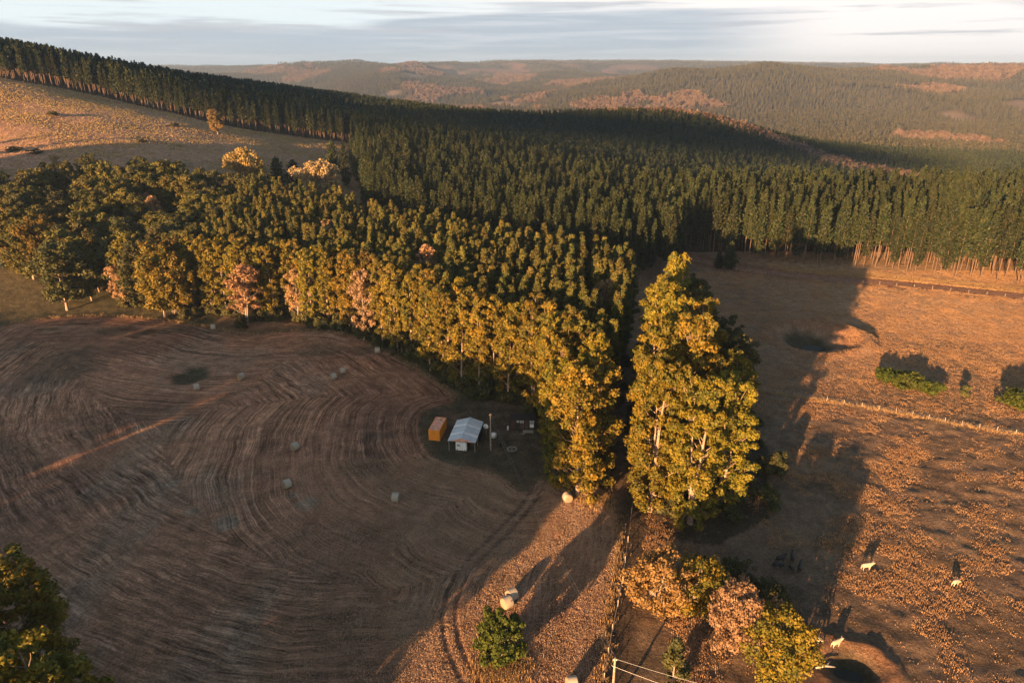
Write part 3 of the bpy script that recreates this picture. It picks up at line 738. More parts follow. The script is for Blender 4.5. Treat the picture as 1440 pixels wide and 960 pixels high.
ML = [merged('pine', pine(480+i, 25, 3.0, .30, 1.35, 6, .75, 5, .22), 'pine_bark', 'pine_needle') for i in range(3)]
# broadleaf belt on the ridge that is left out of the pines
BELT = [W(900,170), W(960,150), W(1040,158), W(1090,172), W(1200,205), W(1250,232), W(1200,232), W(1080,200), W(1000,185)]
bd, _ = seg_dist(hp[:, 0], hp[:, 1], [(150,935),(230,905),(300,865),(390,800),(450,740),(470,660)])
belt = bd+20*fbm(hp[:, 0]/60, hp[:, 1]/60, 3, 5) < 24
bv, _ = seg_dist(hp[:, 0], hp[:, 1], [(260,420),(330,430),(420,470),(520,520)]); belt2 = bv+8*fbm(hp[:, 0]/30, hp[:, 1]/30, 3, 6) < 9
scatter('hill_forest', hp[~belt & ~belt2], hz[~belt & ~belt2], .86+.24*rng.random((~belt & ~belt2).sum()), ML, 'dark pine forest on the left hill and along the ridge behind the plantation', 'forest')
for i, (x, y) in enumerate(hx[:30+len(hx)]):
    X1, Y1 = project(x, y, h1(x, y))
    if X1 < -40: continue
    put_tree(EK[(i*7+i//3) % 5] if random.random() < .5 else PK[i % 5], 'pine_tree', x, y, .78+.26*random.random(), label='tall pine in the long edge row above the sunlit hillside pasture', cat='pine', group='pines above the hillside pasture')
FB = [merged('woodland_tree', broadleaf(500+i, 15, 6.5, .2, 16, 26, 1.0, 'round', (.3, .45), .3, .03, 1, .2), 'gum_bark', 'far_brown_leaf') for i in range(3)]
FG = [merged('far_pine', pine(520+i, 24, 4.2, .15, 2.6, 3, 1.5, 5, .05), 'pine_bark', 'far_leaf') for i in range(3)]
b = belt | belt2
scatter('ridge_woodland', hp[b], hz[b], 1.25+.5*rng.random(b.sum()), FB, 'belt of pale orange native woodland crossing the ridge and the hollow behind the pines', 'woodland')

r2 = np.random.default_rng(55); qs = r2.normal(0, 95, (2600, 1))-175; ps = r2.uniform(-430, -295, (2600, 1))
sp = ps*np.array([[math.cos(SUN_AZ), -math.sin(SUN_AZ)]])+qs*np.array([[math.sin(SUN_AZ), math.cos(SUN_AZ)]])
X1, Y1 = project(sp[:, 0], sp[:, 1], H(sp[:, 0], sp[:, 1])+20); okk = (X1 < -60) | (sp[:, 1] < 0); sp = sp[okk]
scatter('added_spur_forest', sp, H(sp[:, 0], sp[:, 1]), .8+.3*r2.random(len(sp)), ML, 'dark pines covering the added shade-casting spur left of the photo', 'forest')  # added pines that heighten the unseen spur's shadow
# far hills
P1, z1 = poisson(None, 85, 12, (-2600, 2600), (1050, 2300)); P2, z2 = poisson(None, 125, 13, (-5200, 5200), (2300, 5200)); P3, z3 = poisson(None, 600, 14, (-7000, 7000), (5200, 8000))
for nm, P, z, s in (('valley_forest', P1, z1, 1.0), ('far_hill_forest', P2, z2, 1.1), ('horizon_forest', P3, z3, .9)):
    cl = fbm(P[:, 0]/330, P[:, 1]/500, 4, 71); cl2 = fbm(P[:, 0]/260, P[:, 1]/420, 4, 75)
    brown = (cl > .24); bare = (cl2 > .43); r = rng.random(len(P))
    a = ~brown & ~bare & ((P[:, 1] > 1200) | ~inside(P[:, 0], P[:, 1], HILLF)); c_ = brown & ~bare & (r < .55)
    scatter(nm, P[a], z[a], s*(.75+.4*rng.random(a.sum()))*(.60 if nm == 'far_hill_forest' else np.where(P[a][:, 1] > 1500, .66, .85)), FG, 'dark forest covering the %s' % {'valley_forest': 'valley behind the ridge', 'far_hill_forest': 'far hills', 'horizon_forest': 'hills on the horizon'}[nm], 'forest')
    if nm != 'horizon_forest':
        scatter(nm.replace('forest', 'woodland'), P[c_], z[c_], s*(.7+.5*rng.random(c_.sum())), FB, 'pinkish open woodland in patches on the %s' % {'valley_forest': 'valley sides', 'far_hill_forest': 'far hills'}[nm], 'woodland')

# ------------------------------------------------------------------ single trees and shrubs
x, y = W(307, 190); put_tree(WK[0], 'lone_gum_tree', x, y, 17/24, label='lone golden gum tree standing on the hillside pasture below the pines', mat='gold_leaf', sxy=1.05)
FK = [Kind(broadleaf(600+i, 11, 6.5, .15, 70, 90, .34, 'flat', (.16, .26), .4, .04, 3, .9, .3), 'grey_wood', 'pale_leaf') for i in range(2)]
at(455, 282, 20, FK[0], 'spreading_tree', 'wide flat-crowned pale tree between the gum plantation and the pines', None, 11, 1.0)
at(352, 262, 19, FK[1], 'spreading_tree', 'golden-brown spreading tree at the top edge of the wood', 'gold_leaf', 11, .9)
DP = [Kind(pine(650+i, 16, 4.6, .04, .8, 15, .5, 8, .25), 'pine_bark', 'pine_needle') for i in range(2)]
at(392, 262, 15, DP[0], 'dark_conifer', 'bushy dark conifer right of the golden spreading tree', None, 16, 1.5); at(415, 262, 14, DP[1], 'dark_conifer', 'dark conifer beside the flat-crowned pale tree', None, 16, 1.5)
for k_, (px, py, h_) in enumerate([(487, 262, 24), (503, 255, 23), (520, 268, 25), (498, 238, 22)]):
    at(px, py, h_, DP[k_ % 2], 'dark_conifer', ('tall conifer right of the big one at the plantation corner', 'conifer in the second rank of the plantation corner', 'broad conifer at the plantation corner behind the gum rows', 'conifer at the back of the plantation corner below the hillside pines')[k_], None, 16, .62)
at(470, 250, 22, DP[1], 'dark_conifer', 'big dark conifer at the left corner of the pine plantation', None, 16, .8)
at(1025, 378, 11, DP[0], 'dark_conifer', 'solitary dark bushy conifer beside the track at the plantation edge', None, 16, 1.15)
at(1010, 377, 7, DP[1], 'dark_conifer', 'small dark conifer touching the left of the solitary bushy one', None, 16, 1.15)
SH = [Kind(broadleaf(700+i, 4.2, 5.0, .0, 70, 90, .30, 'round', (.14, .26), .12, .04, 3, .2, .2), 'grey_wood', 'green_leaf') for i in range(3)]
SH2 = [Kind(broadleaf(720+i, 3.0, 1.6, .05, 26, 60, .2, 'round', (.2, .4), .08, .04, 2, .2, .2), 'grey_wood', 'dark_leaf') for i in range(2)]
for px, py, s, lab in [(1250, 536, .72, 'round green shrub at the left end of the shrub row in the paddock'), (1278, 543, .8, 'green shrub in the middle of the shrub row in the paddock'), (1306, 549, .62, 'low green shrub at the right end of the shrub row in the paddock'), (1440, 572, .95, 'green shrub cut by the right border of the photo above the wire fence')]:
    x, y = W(px, py); put_tree(SH[px % 3], 'shrub', x, y, s, label=lab, cat='shrub', mat='green_leaf')
at(1357, 556, 2.6, SH2[0], 'small_shrub', 'tiny round bush standing alone between the shrub row and the right border', None, 3, cat='shrub')
for px, py, lab in [(340, 462, 'dark bush at the foot of the round pink-orange gum'), (262, 450, 'dark low bush at the wood edge left of the bale'), (212, 352, 'dark bush in the wood gap')]:
    at(px, py, 3.6, SH2[1], 'dark_bush', lab, None, 3, 1.1, cat='bush')
at(15, 372, 4.5, SH[2], 'blue_grey_bush', 'blue-grey leafy bush in the shade at the left border', 'blue_leaf', 4.2, 1.1, cat='bush')
for px, py, s, lab in [(72, 163, 1.6, 'low dark scrub patch high on the left of the hillside pasture'), (245, 178, 1.3, 'dark scrub patch in the middle of the hillside pasture'), (230, 232, 1.5, 'round dark bush at the bottom of the hillside pasture'), (20, 213, 1.4, 'dark bush patch at the lower left of the hillside pasture'), (50, 216, 1.4, 'second dark bush from the left at the foot of the hillside pasture'), (200, 200, 1.0, 'small dark scrub below the hillside middle')]:
    x, y = W(px, py); o = put_tree(SH2[px % 2], 'hillside_scrub', x, y, s, label=lab, cat='bush'); o.scale = (s*1.9, s*1.3, s*.55)

WK_ = Kind(broadleaf(861, 13.3, 6., .05, 90, 120, .4, 'round', (.2, .34), .3, .02, 1, .3), 'gum_bark', 'big_gum_leaf')
# bottom of the photograph
RT = Kind(broadleaf(800, 7.8, 3.35, .05, 120, 130, .20, 'round', (.12, .22), .2, .03, 3, .2, .4), 'grey_wood', 'green_leaf')
x, y = W(706, 926); put_tree(RT, 'round_green_tree', x, y, 1, label='round bright green tree beside the pair of bales in the sunlit part of the field')
GT = [Kind(broadleaf(810+i, 10, 5.4, .06, 100, 150, .22, 'round', (.13, .24), .3, .04, 3, .6, .35), 'grey_wood', 'gold_leaf') for i in range(3)]
x, y = W(922, 852); put_tree(GT[0], 'golden_tree', x, y, .95, label='wide grey-gold tree beside the fence and dark lane', mat='gold_leaf')
x, y = W(972, 850); put_tree(GT[1], 'golden_tree', x, y, .86, label='olive-gold tree joined to the right of the wide grey-gold tree', mat='big_gum_leaf')
x, y = W(1030, 830); put_tree(GT[2], 'dark_leafy_tree', x, y, .55, label='low dark green tree behind the pale pink-gold tree', mat='dark_leaf')
x, y = W(1035, 905); put_tree(GT[2], 'pale_leafed_tree', x, y, 1.0, label='pale pink-gold leafed tree in the bottom clump', mat='pale_leaf', sxy=.78)
x, y = W(1088, 948); put_tree(GT[0], 'olive_tree', x, y, .98, label='olive-gold tree at the bottom left of the two pale cattle', mat='big_gum_leaf', sxy=.9)
x, y = W(1075, 860); put_tree(GT[1], 'dark_leafy_tree', x, y, .6, label='dark green tree behind the olive-gold tree near the black cattle', mat='dark_leaf')
YT = Kind(broadleaf(830, 9, 2.1, .12, 50, 90, .2, 'cone', (.2, .36), .12, .02, 1, .8, .3), 'grey_wood', 'green_leaf')
x, y = W(945, 968); put_tree(YT, 'young_gum_tree', x, y, .95, label='slender young green tree with a pale stem at the bottom border', mat='dark_leaf')
for (x, y, h, lab) in [(-47, 49, 25, 'lit dark gum in the bottom left corner of the photo'), (-57, 52, 27, 'taller gum behind the bottom left corner of the photo'), (-58, 62, 24, 'gum at the left border near the bottom left corner'), (-68, 58, 26, 'gum just outside the bottom left corner'), (-63, 47, 27, 'gum hidden below the bottom left corner'), (-77, 50, 28, 'gum well outside the bottom left corner'), (-53, 43, 27, 'gum below the bottom border near the left corner')]:
    put_tree(BK[int(-x) % 4], 'big_gum_tree', x, y, h/31, label=lab, sxy=1.15)
# the tree line the hay field's long shadow comes from, just outside the frame
n = 0
for xx in [-43.6-6.3*k for k in range(15)]+[-139.3, -155.8]+[-161.5-6.4*k for k in range(26)]:
    for row in range(2):
        x = xx-row*5.2+random.uniform(-.4, .4); y = 36-row*8+random.uniform(-.5, .5)
        put_tree(BK[n % 4], 'big_gum_tree', x, y, ((22 if -76 < xx < -49 else 30)+random.uniform(-1.5, 1.5))/31, label='tall gum in the windbreak outside the photo that shades the hay field', sxy=1.22, group='gums of the windbreak'); n += 1
HC = Kind(broadleaf(860, 34, 5.5, .62, 70, 120, .4, 'round', (.2, .34), .3, .01, 1, .3), 'gum_bark', 'big_gum_leaf')
put_tree(WK_, 'broad_gum_tree', -147.6, 36, 1.0, label='short added gum trimming the sun streak through the gap in the windbreak outside the photo')  # added tree, its height set to block the near end of the streak
put_tree(HC, 'high_crowned_gum_tree', -151, 31, 1.0, label='added high-crowned gum ending the sun streak through the gap in the windbreak outside the photo')  # added tree, its crown raised to cut off the far end of the streak
for (x, y, h) in [(75, 31, 20), (96, 62, 13), (118, 58, 14)]:
    put_tree(BK[int(x) % 4], 'big_gum_tree', x, y, h/31, sxy=.55 if x == 30 else 1, label='tall gum outside the photo whose shadow falls across the paddock', group='gums outside the paddock')

# ------------------------------------------------------------------ dry grass
def tufts(name, P, hgt, nb, mat, label, seed=5, w=.09, spread=.16):
    rg = np.random.default_rng(seed); n = len(P); z = H(P[:, 0], P[:, 1])
    base = np.repeat(np.column_stack([P, z+.02]), nb, 0); m = n*nb
    hh = np.repeat(hgt if np.ndim(hgt) else np.full(n, hgt), nb)*(.6+.6*rg.random(m)); a = rg.random(m)*6.28; lean = .15+.5*rg.random(m)
    base[:, :2] += rg.normal(0, spread, (m, 2))
    up = np.stack([np.cos(a)*lean, np.sin(a)*lean, np.ones(m)], 1)*hh[:, None]; sd = np.stack([-np.sin(a), np.cos(a), np.zeros(m)], 1)*(w*(.6+rg.random(m)))[:, None]
    V = np.stack([base-sd, base+sd, base+up+sd*.5, base+up-sd*.5], 1).reshape(-1, 3)
    o = mesh_obj(name, V, np.arange(m*4).reshape(-1, 4), M[mat]); tag(o, label, 'grass', None, 'stuff'); return o
def rnd(xr, yr, n, seed): r = np.random.default_rng(seed); return np.stack([r.uniform(*xr, n), r.uniform(*yr, n)], 1)
P = rnd((22, 215), (55, 262), 230000, 21)
X1, Y1 = project(P[:, 0], P[:, 1], 0); v = (X1 > 880) & (X1 < 1520) & (Y1 < 1020)
pat = fbm(P[:, 0]/5, P[:, 1]/5, 3, 91)+.5*fbm(P[:, 0]/22, P[:, 1]/22, 2, 92)
bad = inside(P[:, 0], P[:, 1], HAY) | (seg_dist(P[:, 0], P[:, 1], TRACK)[0] < 4) | (seg_dist(P[:, 0], P[:, 1], LANE)[0] < 2.2) | (np.hypot(P[:, 0]-89, P[:, 1]-190) < 11) | (np.hypot(P[:, 0]-46, P[:, 1]-69) < 6)
m = v & ~bad & (rng.random(len(pat)) < np.where(P[:, 1] > 140, .35+.5*sstep(pat, -.4, .3), .03+.95*sstep(pat, -.15, .35))); tufts('dry_grass', P[m], .17+.20*np.clip(pat[m], 0, 1), 9, 'dry_blade', 'dry golden tussock grass scattered over the brown paddock', 31, .035, .26)
P = rnd((-48, 24), (52, 122), 150000, 22); ih = inside(P[:, 0], P[:, 1], HAY); dr = seg_dist(P[:, 0], P[:, 1], RUT)[0]
m = ih & (np.abs(dr-.95) > .5) & (rng.random(len(P)) < sstep(P[:, 0], -46, -18)*(.45+.55*sstep(fbm(P[:, 0]/3, P[:, 1]/3, 3, 8), -.4, .3))); tufts('stubble', P[m], .12, 4, 'stubble_blade', 'cut straw stubble in the mown hay field', 32, .032)
P = rnd((-560, -60), (285, 640), 130000, 24); m = inside(P[:, 0], P[:, 1], HILLP) & (rng.random(len(P)) < .3+.7*sstep(fbm(P[:, 0]/18, P[:, 1]/12, 3, 93), -.3, .3)); m &= (project(P[:, 0], P[:, 1], H(P[:, 0], P[:, 1]))[0] > -60)
tufts('hillside_grass', P[m], .5, 5, 'dry_blade', 'dry golden grass covering the hillside pasture', 34, .14)
# long uncut grass round the field and along the lane and the fence line
r = np.random.default_rng(9); HP = np.array(HAY+[HAY[0]]); L = []
for (a, b_) in zip(HP[:-1], HP[1:]):
    n = int(np.hypot(*(b_-a))*5); t = r.random(n); q = a+(b_-a)*t[:, None]; nr = np.array([(b_-a)[1], -(b_-a)[0]])/(np.hypot(*(b_-a))+1e-6)
    L.append(q+nr*r.normal(0, .45, (n, 1))+r.normal(0, .3, (n, 2)))
for PLN, k in ((PASTW, 6), (LANE, 0)):
    for (a, b_) in zip(PLN[:-1], PLN[1:]):
        a = np.array(a); b_ = np.array(b_); n = int(np.hypot(*(b_-a))*k); L.append(a+(b_-a)*r.random((n, 1))+r.normal(0, .55, (n, 2)))
L = np.concatenate(L); L = L[(L[:, 1] > 45) & ~((L[:, 0] > -40) & (L[:, 0] < 9) & (L[:, 1] > 105) & (L[:, 1] < 150)) & ((L[:, 0] > 5) | (r.random(len(L)) < .4))]
TQ = np.array([p for p in TRACK if p[0] > 100]); tq = []
for a, b_ in zip(TQ[:-1], TQ[1:]):
    n = int(np.hypot(*(b_-a))*22); tq.append(a+(b_-a)*r.random((n, 1))+np.array([0, 1])*(3.8+9*r.random((n, 1))**1.3))
L = np.concatenate([L]+tq)
x0, y0 = W(706, 926); L = np.concatenate([L, np.array([x0, y0-1.5])+r.normal(0, 1.6, (900, 2)), np.array(W(835, 700))+r.normal(0, 1.3, (700, 2))])
tufts('long_grass', L, .5, 9, 'dry_blade', 'uncut long golden grass fringing the hay field and the fence line', 33, .03, .3)

# ------------------------------------------------------------------ hay bales
def mat_bale():
    m, t, b = new_mat('straw'); tc = t.new('ShaderNodeTexCoord'); s = t.new('ShaderNodeSeparateXYZ'); t.l.new(tc.outputs['Object'], s.inputs[0])
    r_ = t.math('SQRT', t.math('ADD', t.math('POWER', s.outputs[1], 2.), t.math('POWER', s.outputs[2], 2.)))
    ring = t.math('ADD', t.math('MULTIPLY', t.math('SINE', t.math('MULTIPLY', r_, 42.)), .5), .5); n = t.noise(tc.outputs['Object'], 9., 5, .7)
    f = t.math('ADD', t.math('MULTIPLY', ring, .35), t.math('MULTIPLY', n, .65))
    t.l.new(t.mix(t.ramp(f, .25, .75), (.20, .155, .105, 1), (.38, .30, .21, 1)), b.inputs['Base Color']); b.inputs['Roughness'].default_value = .9
    bp = t.new('ShaderNodeBump'); bp.inputs['Distance'].default_value = .05; t.l.new(f, bp.inputs['Height']); t.l.new(bp.outputs[0], b.inputs['Normal']); M['straw'] = m
mat_bale()
simple('net_wrap', (.40, .35, .27), .6, 0, .12, 12.)
def bale_meshes():
    n = 40; prof = [(-.66, .0), (-.66, .35), (-.65, .68), (-.60, .76), (-.3, .80), (0, .805), (.3, .80), (.60, .76), (.65, .68), (.66, .35), (.66, .0)]
    V = []; F = []
    for (px, pr) in prof:
        for k in range(n):
            a = 2*math.pi*k/n; w = 1+.015*math.sin(3*a+px*5)+.01*math.sin(17*a)
            zc = pr*w*math.sin(a); zc = max(zc, -.74); V.append((px+.02*math.sin(9*a)*(pr < .5), pr*w*math.cos(a), zc))
    for i in range(len(prof)-1):
        for k in range(n): F.append((i*n+k, i*n+(k+1) % n, (i+1)*n+(k+1) % n, (i+1)*n+k))
    me = np_mesh('hay_bale', V, F, True); me.materials.append(M['straw']); 
    V = []; F = []
    for i, px in enumerate((-.55, -.28, 0, .28, .55)):
        for k in range(n):
            a = 2*math.pi*k/n; rr = (.815 if abs(px) < .5 else .79)*(1+.015*math.sin(3*a+px*5)+.01*math.sin(17*a)); V.append((px, rr*math.cos(a), max(rr*math.sin(a), -.752)))
    for i in range(4):
        for k in range(n): F.append((i*n+k, i*n+(k+1) % n, (i+1)*n+(k+1) % n, (i+1)*n+k))
    m2 = np_mesh('net_wrap', V, F, True); m2.materials.append(M['net_wrap']); return me, m2
bm_, nm_ = bale_meshes()
bales = [(277,548,.5,'round hay bale at the rim of the small green hollow'),(340,533,1.2,'round hay bale right of the green hollow in the mown field'),(469,533,.6,'nearer of two hay bales lying close together in the upper field'),
 (482,525,.5,'farther of two hay bales lying close together in the upper field'),(531,496,.3,'hay bale at the field edge below the tall gums'),(300,463,.5,'hay bale in the grass at the foot of the wood'),
 (247,441,.9,'small far hay bale half hidden at the wood edge'),(415,632,.9,'hay bale left of the orange container in the middle of the field'),(404,685,.8,'hay bale in the shaded middle of the field below the one by the straw patch'),
 (557,704,-.15,'hay bale alone in the field below the orange container'),(798,704,1.9,'sunlit hay bale at the foot of the plantation tip'),(713,852,.65,'sunlit front bale of the touching pair above the round green tree'),
 (720,841,.65,'rear bale of the touching pair above the round green tree'),(804,966,.2,'sunlit hay bale cut by the bottom border of the photo')]
for px, py, rz, lab in bales:
    x, y = W(px, py); o = empty('hay_bale', (x, y, h1(x, y)+.78), rz); tag(o, lab, 'hay bale', 'round hay bales in the mown field'); o.scale = (1.12,)*3
    for nm, me in (('straw_roll', bm_), ('net_wrap', nm_)):
        c_ = bpy.data.objects.new(nm, me); C.objects.link(c_); c_.parent = o

# ------------------------------------------------------------------ farm yard
simple('orange_paint', (.90, .32, .03), .55, 0, .10, 1.5); simple('faded_orange', (.70, .36, .25), .7, 0, .25, 1.2); simple('roof_iron', (.58, .65, .69), .5, 0.0, .12, 1.)
simple('roof_light', (.88, .90, .90), .5, 0, .05, 1.); simple('white_paint', (.78, .78, .76), .5, 0, .08, 3.); simple('dark_metal', (.035, .035, .04), .5, .3, .3, 3.)
simple('steel', (.40, .39, .37), .5, .6, .15, 4.); simple('brown_board', (.085, .045, .032), .7, 0, .25, 3.); simple('black_wall', (.022, .021, .022), .6, 0, .3, 3.)
simple('glass', (.30, .34, .38), .08, 0, .1, 1.); simple('rust', (.28, .10, .045), .8, .2, .4, 3.); simple('pole_wood', (.33, .26, .19), .85, 0, .3, 5.); simple('stone', (.28, .25, .22), .9, 0, .3, 6.)
simple('post_pale', (.42, .37, .30), .8, 0, .2, 6.); simple('wire', (.45, .45, .45), .4, .7, .1, 3.); simple('black_hide', (.012, .010, .009), .6, 0, .4, 4.); simple('cream_hide', (.46, .39, .28), .7, 0, .08, 4.)
def rib_wall(mb, x0, y0, x1, y1, z0, z1, n, dep=.035, th=.03):
    L = math.hypot(x1-x0, y1-y0); ux, uy = (x1-x0)/L, (y1-y0)/L; nx_, ny_ = uy, -ux
    pts = []
    for k in range(n):
        for (f, d) in ((0, 0), (.25, dep), (.5, dep), (.75, 0)): pts.append(((k+f)/n*L, d))
    pts.append((L, 0)); V = []; F = []
    for (s, d) in pts:
        for dd in (d, d-th):
            for z in (z0, z1): V.append((x0+ux*s+nx_*dd, y0+uy*s+ny_*dd, z))
    for i in range(len(pts)-1):
        a = i*4; b2 = a+4; F += [(a, b2, b2+1, a+1), (a+2, a+3, b2+3, b2+2), (a+1, b2+1, b2+3, a+3), (a, a+2, b2+2, b2)]
    m = len(pts)-1; F += [(0, 1, 3, 2), (m*4, m*4+2, m*4+3, m*4+1)]
    mb.add(V, F)
def container(loc, rz):
    r_ = tag(empty('shipping_container', loc, rz), 'orange shipping container standing left of the open shed', 'container')
    w, l, h_ = 1.22, 3.03, 2.59
    m = MB(); rib_wall(m, -w, l, -w, -l, .15, h_-.1, 22); m.build('side_wall', M['orange_paint'], r_)
    m = MB(); rib_wall(m, w, -l, w, l, .15, h_-.1, 22); m.build('side_wall', M['orange_paint'], r_)
    m = MB(); rib_wall(m, w, l, -w, l, .15, h_-.1, 9); m.build('end_wall', M['orange_paint'], r_)
    m = MB(); rib_wall(m, -l+.06, .0, l-.06, .0, -w+.05, w-.05, 22)
    m.v = [(p[2], p[0], h_-.055+p[1]) for p in m.v]; m.build('roof', M['faded_orange'], r_)
    m = MB()
    for sx in (-1, 1):
        for sy in (-1, 1): m.box(sx*(w-.06), sy*(l-.06), h_/2, .14, .14, h_)
        m.box(sx*(w-.04), 0, h_-.05, .1, 2*l-.26, .12); m.box(sx*(w-.04), 0, .08, .1, 2*l-.26, .16)
    for sy in (-1, 1): m.box(0, sy*(l-.04), h_-.05, 2*w-.26, .1, .12); m.box(0, sy*(l-.04), .08, 2*w-.26, .1, .16)
    m.build('frame', M['orange_paint'], r_)
    for sx in (-1, 1):
        m = MB(); m.box(sx*.54, -l+.03, h_/2, 1.06, .05, h_-.34)
        for k in range(4): m.box(sx*.54, -l-.003, .45+k*.56, .92, .02, .3)
        d = m.build('door', M['orange_paint'], r_); m = MB()
        for q in (.3, .78): m.tube([(sx*q, -l-.045, .15), (sx*q, -l-.045, h_-.15)], .02, 6)
        m.build('lock_rod', M['orange_paint'], d)
    m = MB(); m.box(.25, 1.7, h_+.03, .42, .3, .03, .3); m.build('rust_patch', M['rust'], r_)
    return r_
x, y = -16.35, 132.4; container((x, y, h1(x, y)), R(-9.5))

def shed(loc, rz):
    r_ = tag(empty('open_shed', loc, rz), 'open-fronted farm shed with pale blue gabled iron roof', 'shed')
    w, l, e, a = 2.85, 4.5, 2.65, 3.45; sl = math.atan2(a-e, w); sw = math.hypot(w, a-e)+.12
    for s in (-1, 1):
        m = MB(); V = []; F = []; n = 60
        for k in range(n+1):
            yy = -l-.15+(2*l+.3)*k/n; d = .022*(k % 2)
            for (q, zz) in ((0, a+.012), (1, e-.05)):
                xx_ = s*(.02+(w+.12)*q)
                V += [(xx_, yy, zz+d), (xx_, yy, zz+d-.03)]
        for k in range(n):
            p = k*4; F += [(p, p+4, p+6, p+2), (p+1, p+3, p+7, p+5), (p+2, p+6, p+7, p+3), (p, p+1, p+5, p+4)]
        F += [(0, 2, 3, 1), (n*4, n*4+1, n*4+3, n*4+2)]
        m.add(V, F); rf = m.build('roof', M['roof_iron'], r_)
        for yc in (-1.9, 1.6) if s < 0 else (-2.2, 1.3):
            m = MB(); m.box(s*(w/2+.07), yc, (a+e)/2+.035, sw-.04, .82, .03, 0, 0, s*sl*1.03); m.build('skylight', M['roof_light'], rf)
    m = MB(); m.box(0, 0, a+.05, .34, 2*l+.32, .03); m.build('ridge_cap', M['roof_iron'], r_)
    for sy in (-1, -.33, .33, 1):
        for sx in (-1, 1):
            m = MB(); m.box(sx*(w-.08), sy*(l-.1), e/2-.04, .12, .12, e-.08); m.build('post', M['steel'], r_)
    for sy in (-1, -.33, .33, 1):
        m = MB(); m.box(0, sy*(l-.1), e-.14, 2*w-.3, .08, .12)
        m.build('truss', M['steel'], r_)
    m = MB(); y0 = -l+.02
    m.add([(-w+.05, y0, e-.06), (w-.05, y0, e-.06), (0, y0, a-.04), (-w+.05, y0+.04, e-.06), (w-.05, y0+.04, e-.06), (0, y0+.04, a-.04)], [(0, 1, 2), (5, 4, 3), (0, 3, 4, 1), (1, 4, 5, 2), (2, 5, 3, 0)]); m.build('gable', M['faded_orange'], r_)
    m = MB(); rib_wall(m, w, l, -w, l, .05, e-.1, 20); m.build('back_wall', M['dark_metal'], r_)
    m = MB(); rib_wall(m, w+.02, -.6, w+.02, l-.2, .05, e-.1, 14); m.build('side_wall', M['dark_metal'], r_)
    m = MB(); rib_wall(m, -w-.02, l-.2, -w-.02, -1.5, .05, e-.1, 18); m.build('side_wall', M['dark_metal'], r_)
    m = MB(); m.box(-.2, -l+.62, 0.02+.9+.35, 2.3, .9, 1.85, 0)
    m.box(-.2, -l+.62, 2.24, 2.1, .8, .1)
    c_ = m.build('white_caravan', M['white_paint'])
    c_.location = loc; c_.rotation_euler = (0, 0, rz); tag(c_, 'small white box caravan parked under the front of the open shed', 'caravan')
    m = MB()
    for sx in (-1.0, .6): m.tube([(sx-.09, -l+.4, .36), (sx+.09, -l+.4, .36)], .34, 16)
    w2 = m.build('wheel', M['black_wall'], c_); m = MB(); m.box(-.75, -l+.155, 1.55, .7, .02, .5); m.build('window', M['glass'], c_)
    m = MB(); m.box(.5, -l+.155, 1.2, .6, .02, 1.5); m.build('door', M['roof_light'], c_)
    for k, (bx, by, s_) in enumerate(((1.9, -1.2, .8), (1.6, 1.5, 1.0))):
        m = MB(); m.box(bx, by, .03+s_/2, .9, 1.0, s_)
        for q in (-.3, 0, .3): m.box(bx-.46, by+q, s_/2+.03, .03, .12, s_*.9)
        b_ = m.build('crate', M['brown_board']); b_.location = loc; b_.rotation_euler = (0, 0, rz); tag(b_, ['low dark crate stored near the open right side of the shed', 'tall dark crate stored deep inside the shed'][k], 'crate')
shed((-9.9, 129.2, h1(-9.9, 129.2)), R(-8.2))

def cabin(loc, rz):
    r_ = tag(empty('tiny_cabin', loc, rz), 'small dark timber cabin with flat roof under the plantation trees', 'cabin')
    w, d, h_ = 2.7, 1.25, 2.75; b0 = .45
    m = MB(); m.box(0, 0, (b0+h_)/2, 2*w-.1, 2*d-.1, h_-b0); m.build('wall', M['black_wall'], r_)
    m = MB(); m.box(0, -.05, h_+.06, 2*w+.3, 2*d+.35, .1, 0, R(2.)); 
    for k in range(12): m.box(-w+.1+k*.47, -.05, h_+.13, .04, 2*d+.33, .03, 0, R(2.))
    m.build('roof', M['dark_metal'], r_)
    for xc, ww in ((-2.05, 1.05), (1.0, .8)):
        m = MB()
        for k in range(int(ww/.14)): m.box(xc-ww/2+.07+k*.14, -d-.02, (b0+h_)/2, .12, .05, h_-b0-.15)
        m.build('cladding_panel', M['brown_board'], r_)
    for xc, zc, ww, hh in ((-1.0, 2.35, .45, .3), (-.1, 2.3, .7, .35), (2.1, 1.7, .85, 1.5), (2.1, 2.55, .9, .14)):
        m = MB(); m.box(xc, -d+.02, zc, ww, .05, hh); f = m.build('window', M['glass'], r_)
        m = MB()
        for s in (-1, 1): m.box(xc+s*(ww/2+.03), -d, zc, .06, .09, hh+.12); m.box(xc, -d, zc+s*(hh/2+.03), ww, .09, .06)
        m.build('frame', M['white_paint'] if zc > 2 else M['steel'], f)
    m = MB(); m.box(2.1, -d-.04, 1.35, .8, .04, .7); m.build('blind', M['white_paint'], r_)
    m = MB(); m.box(-.05, -d+.02, 1.35, .8, .06, 1.75); dd = m.build('door', M['brown_board'], r_); m = MB(); m.box(.25, -d-.03, 1.3, .04, .06, .2); m.build('handle', M['steel'], dd)
    m = MB(); m.box(1.3, -d-.8, .36, 2.3, 1.2, .08)
    for sx in (.25, 2.35):
        for sy in (-.35, -1.3): m.box(sx, -d+sy, .16, .1, .1, .34)
    m.build('deck', M['grey_wood'], r_)
    m = MB(); m.box(.2, -d-1.55, .15, .9, .3, .1); m.build('step', M['grey_wood'], r_)
    for sx in (-1.6, 1.6):
        m = MB(); m.tube([(sx, -d+.1, .32), (sx, -d+.32, .32)], .32, 16); m.build('wheel', M['black_wall'], r_)
    return r_
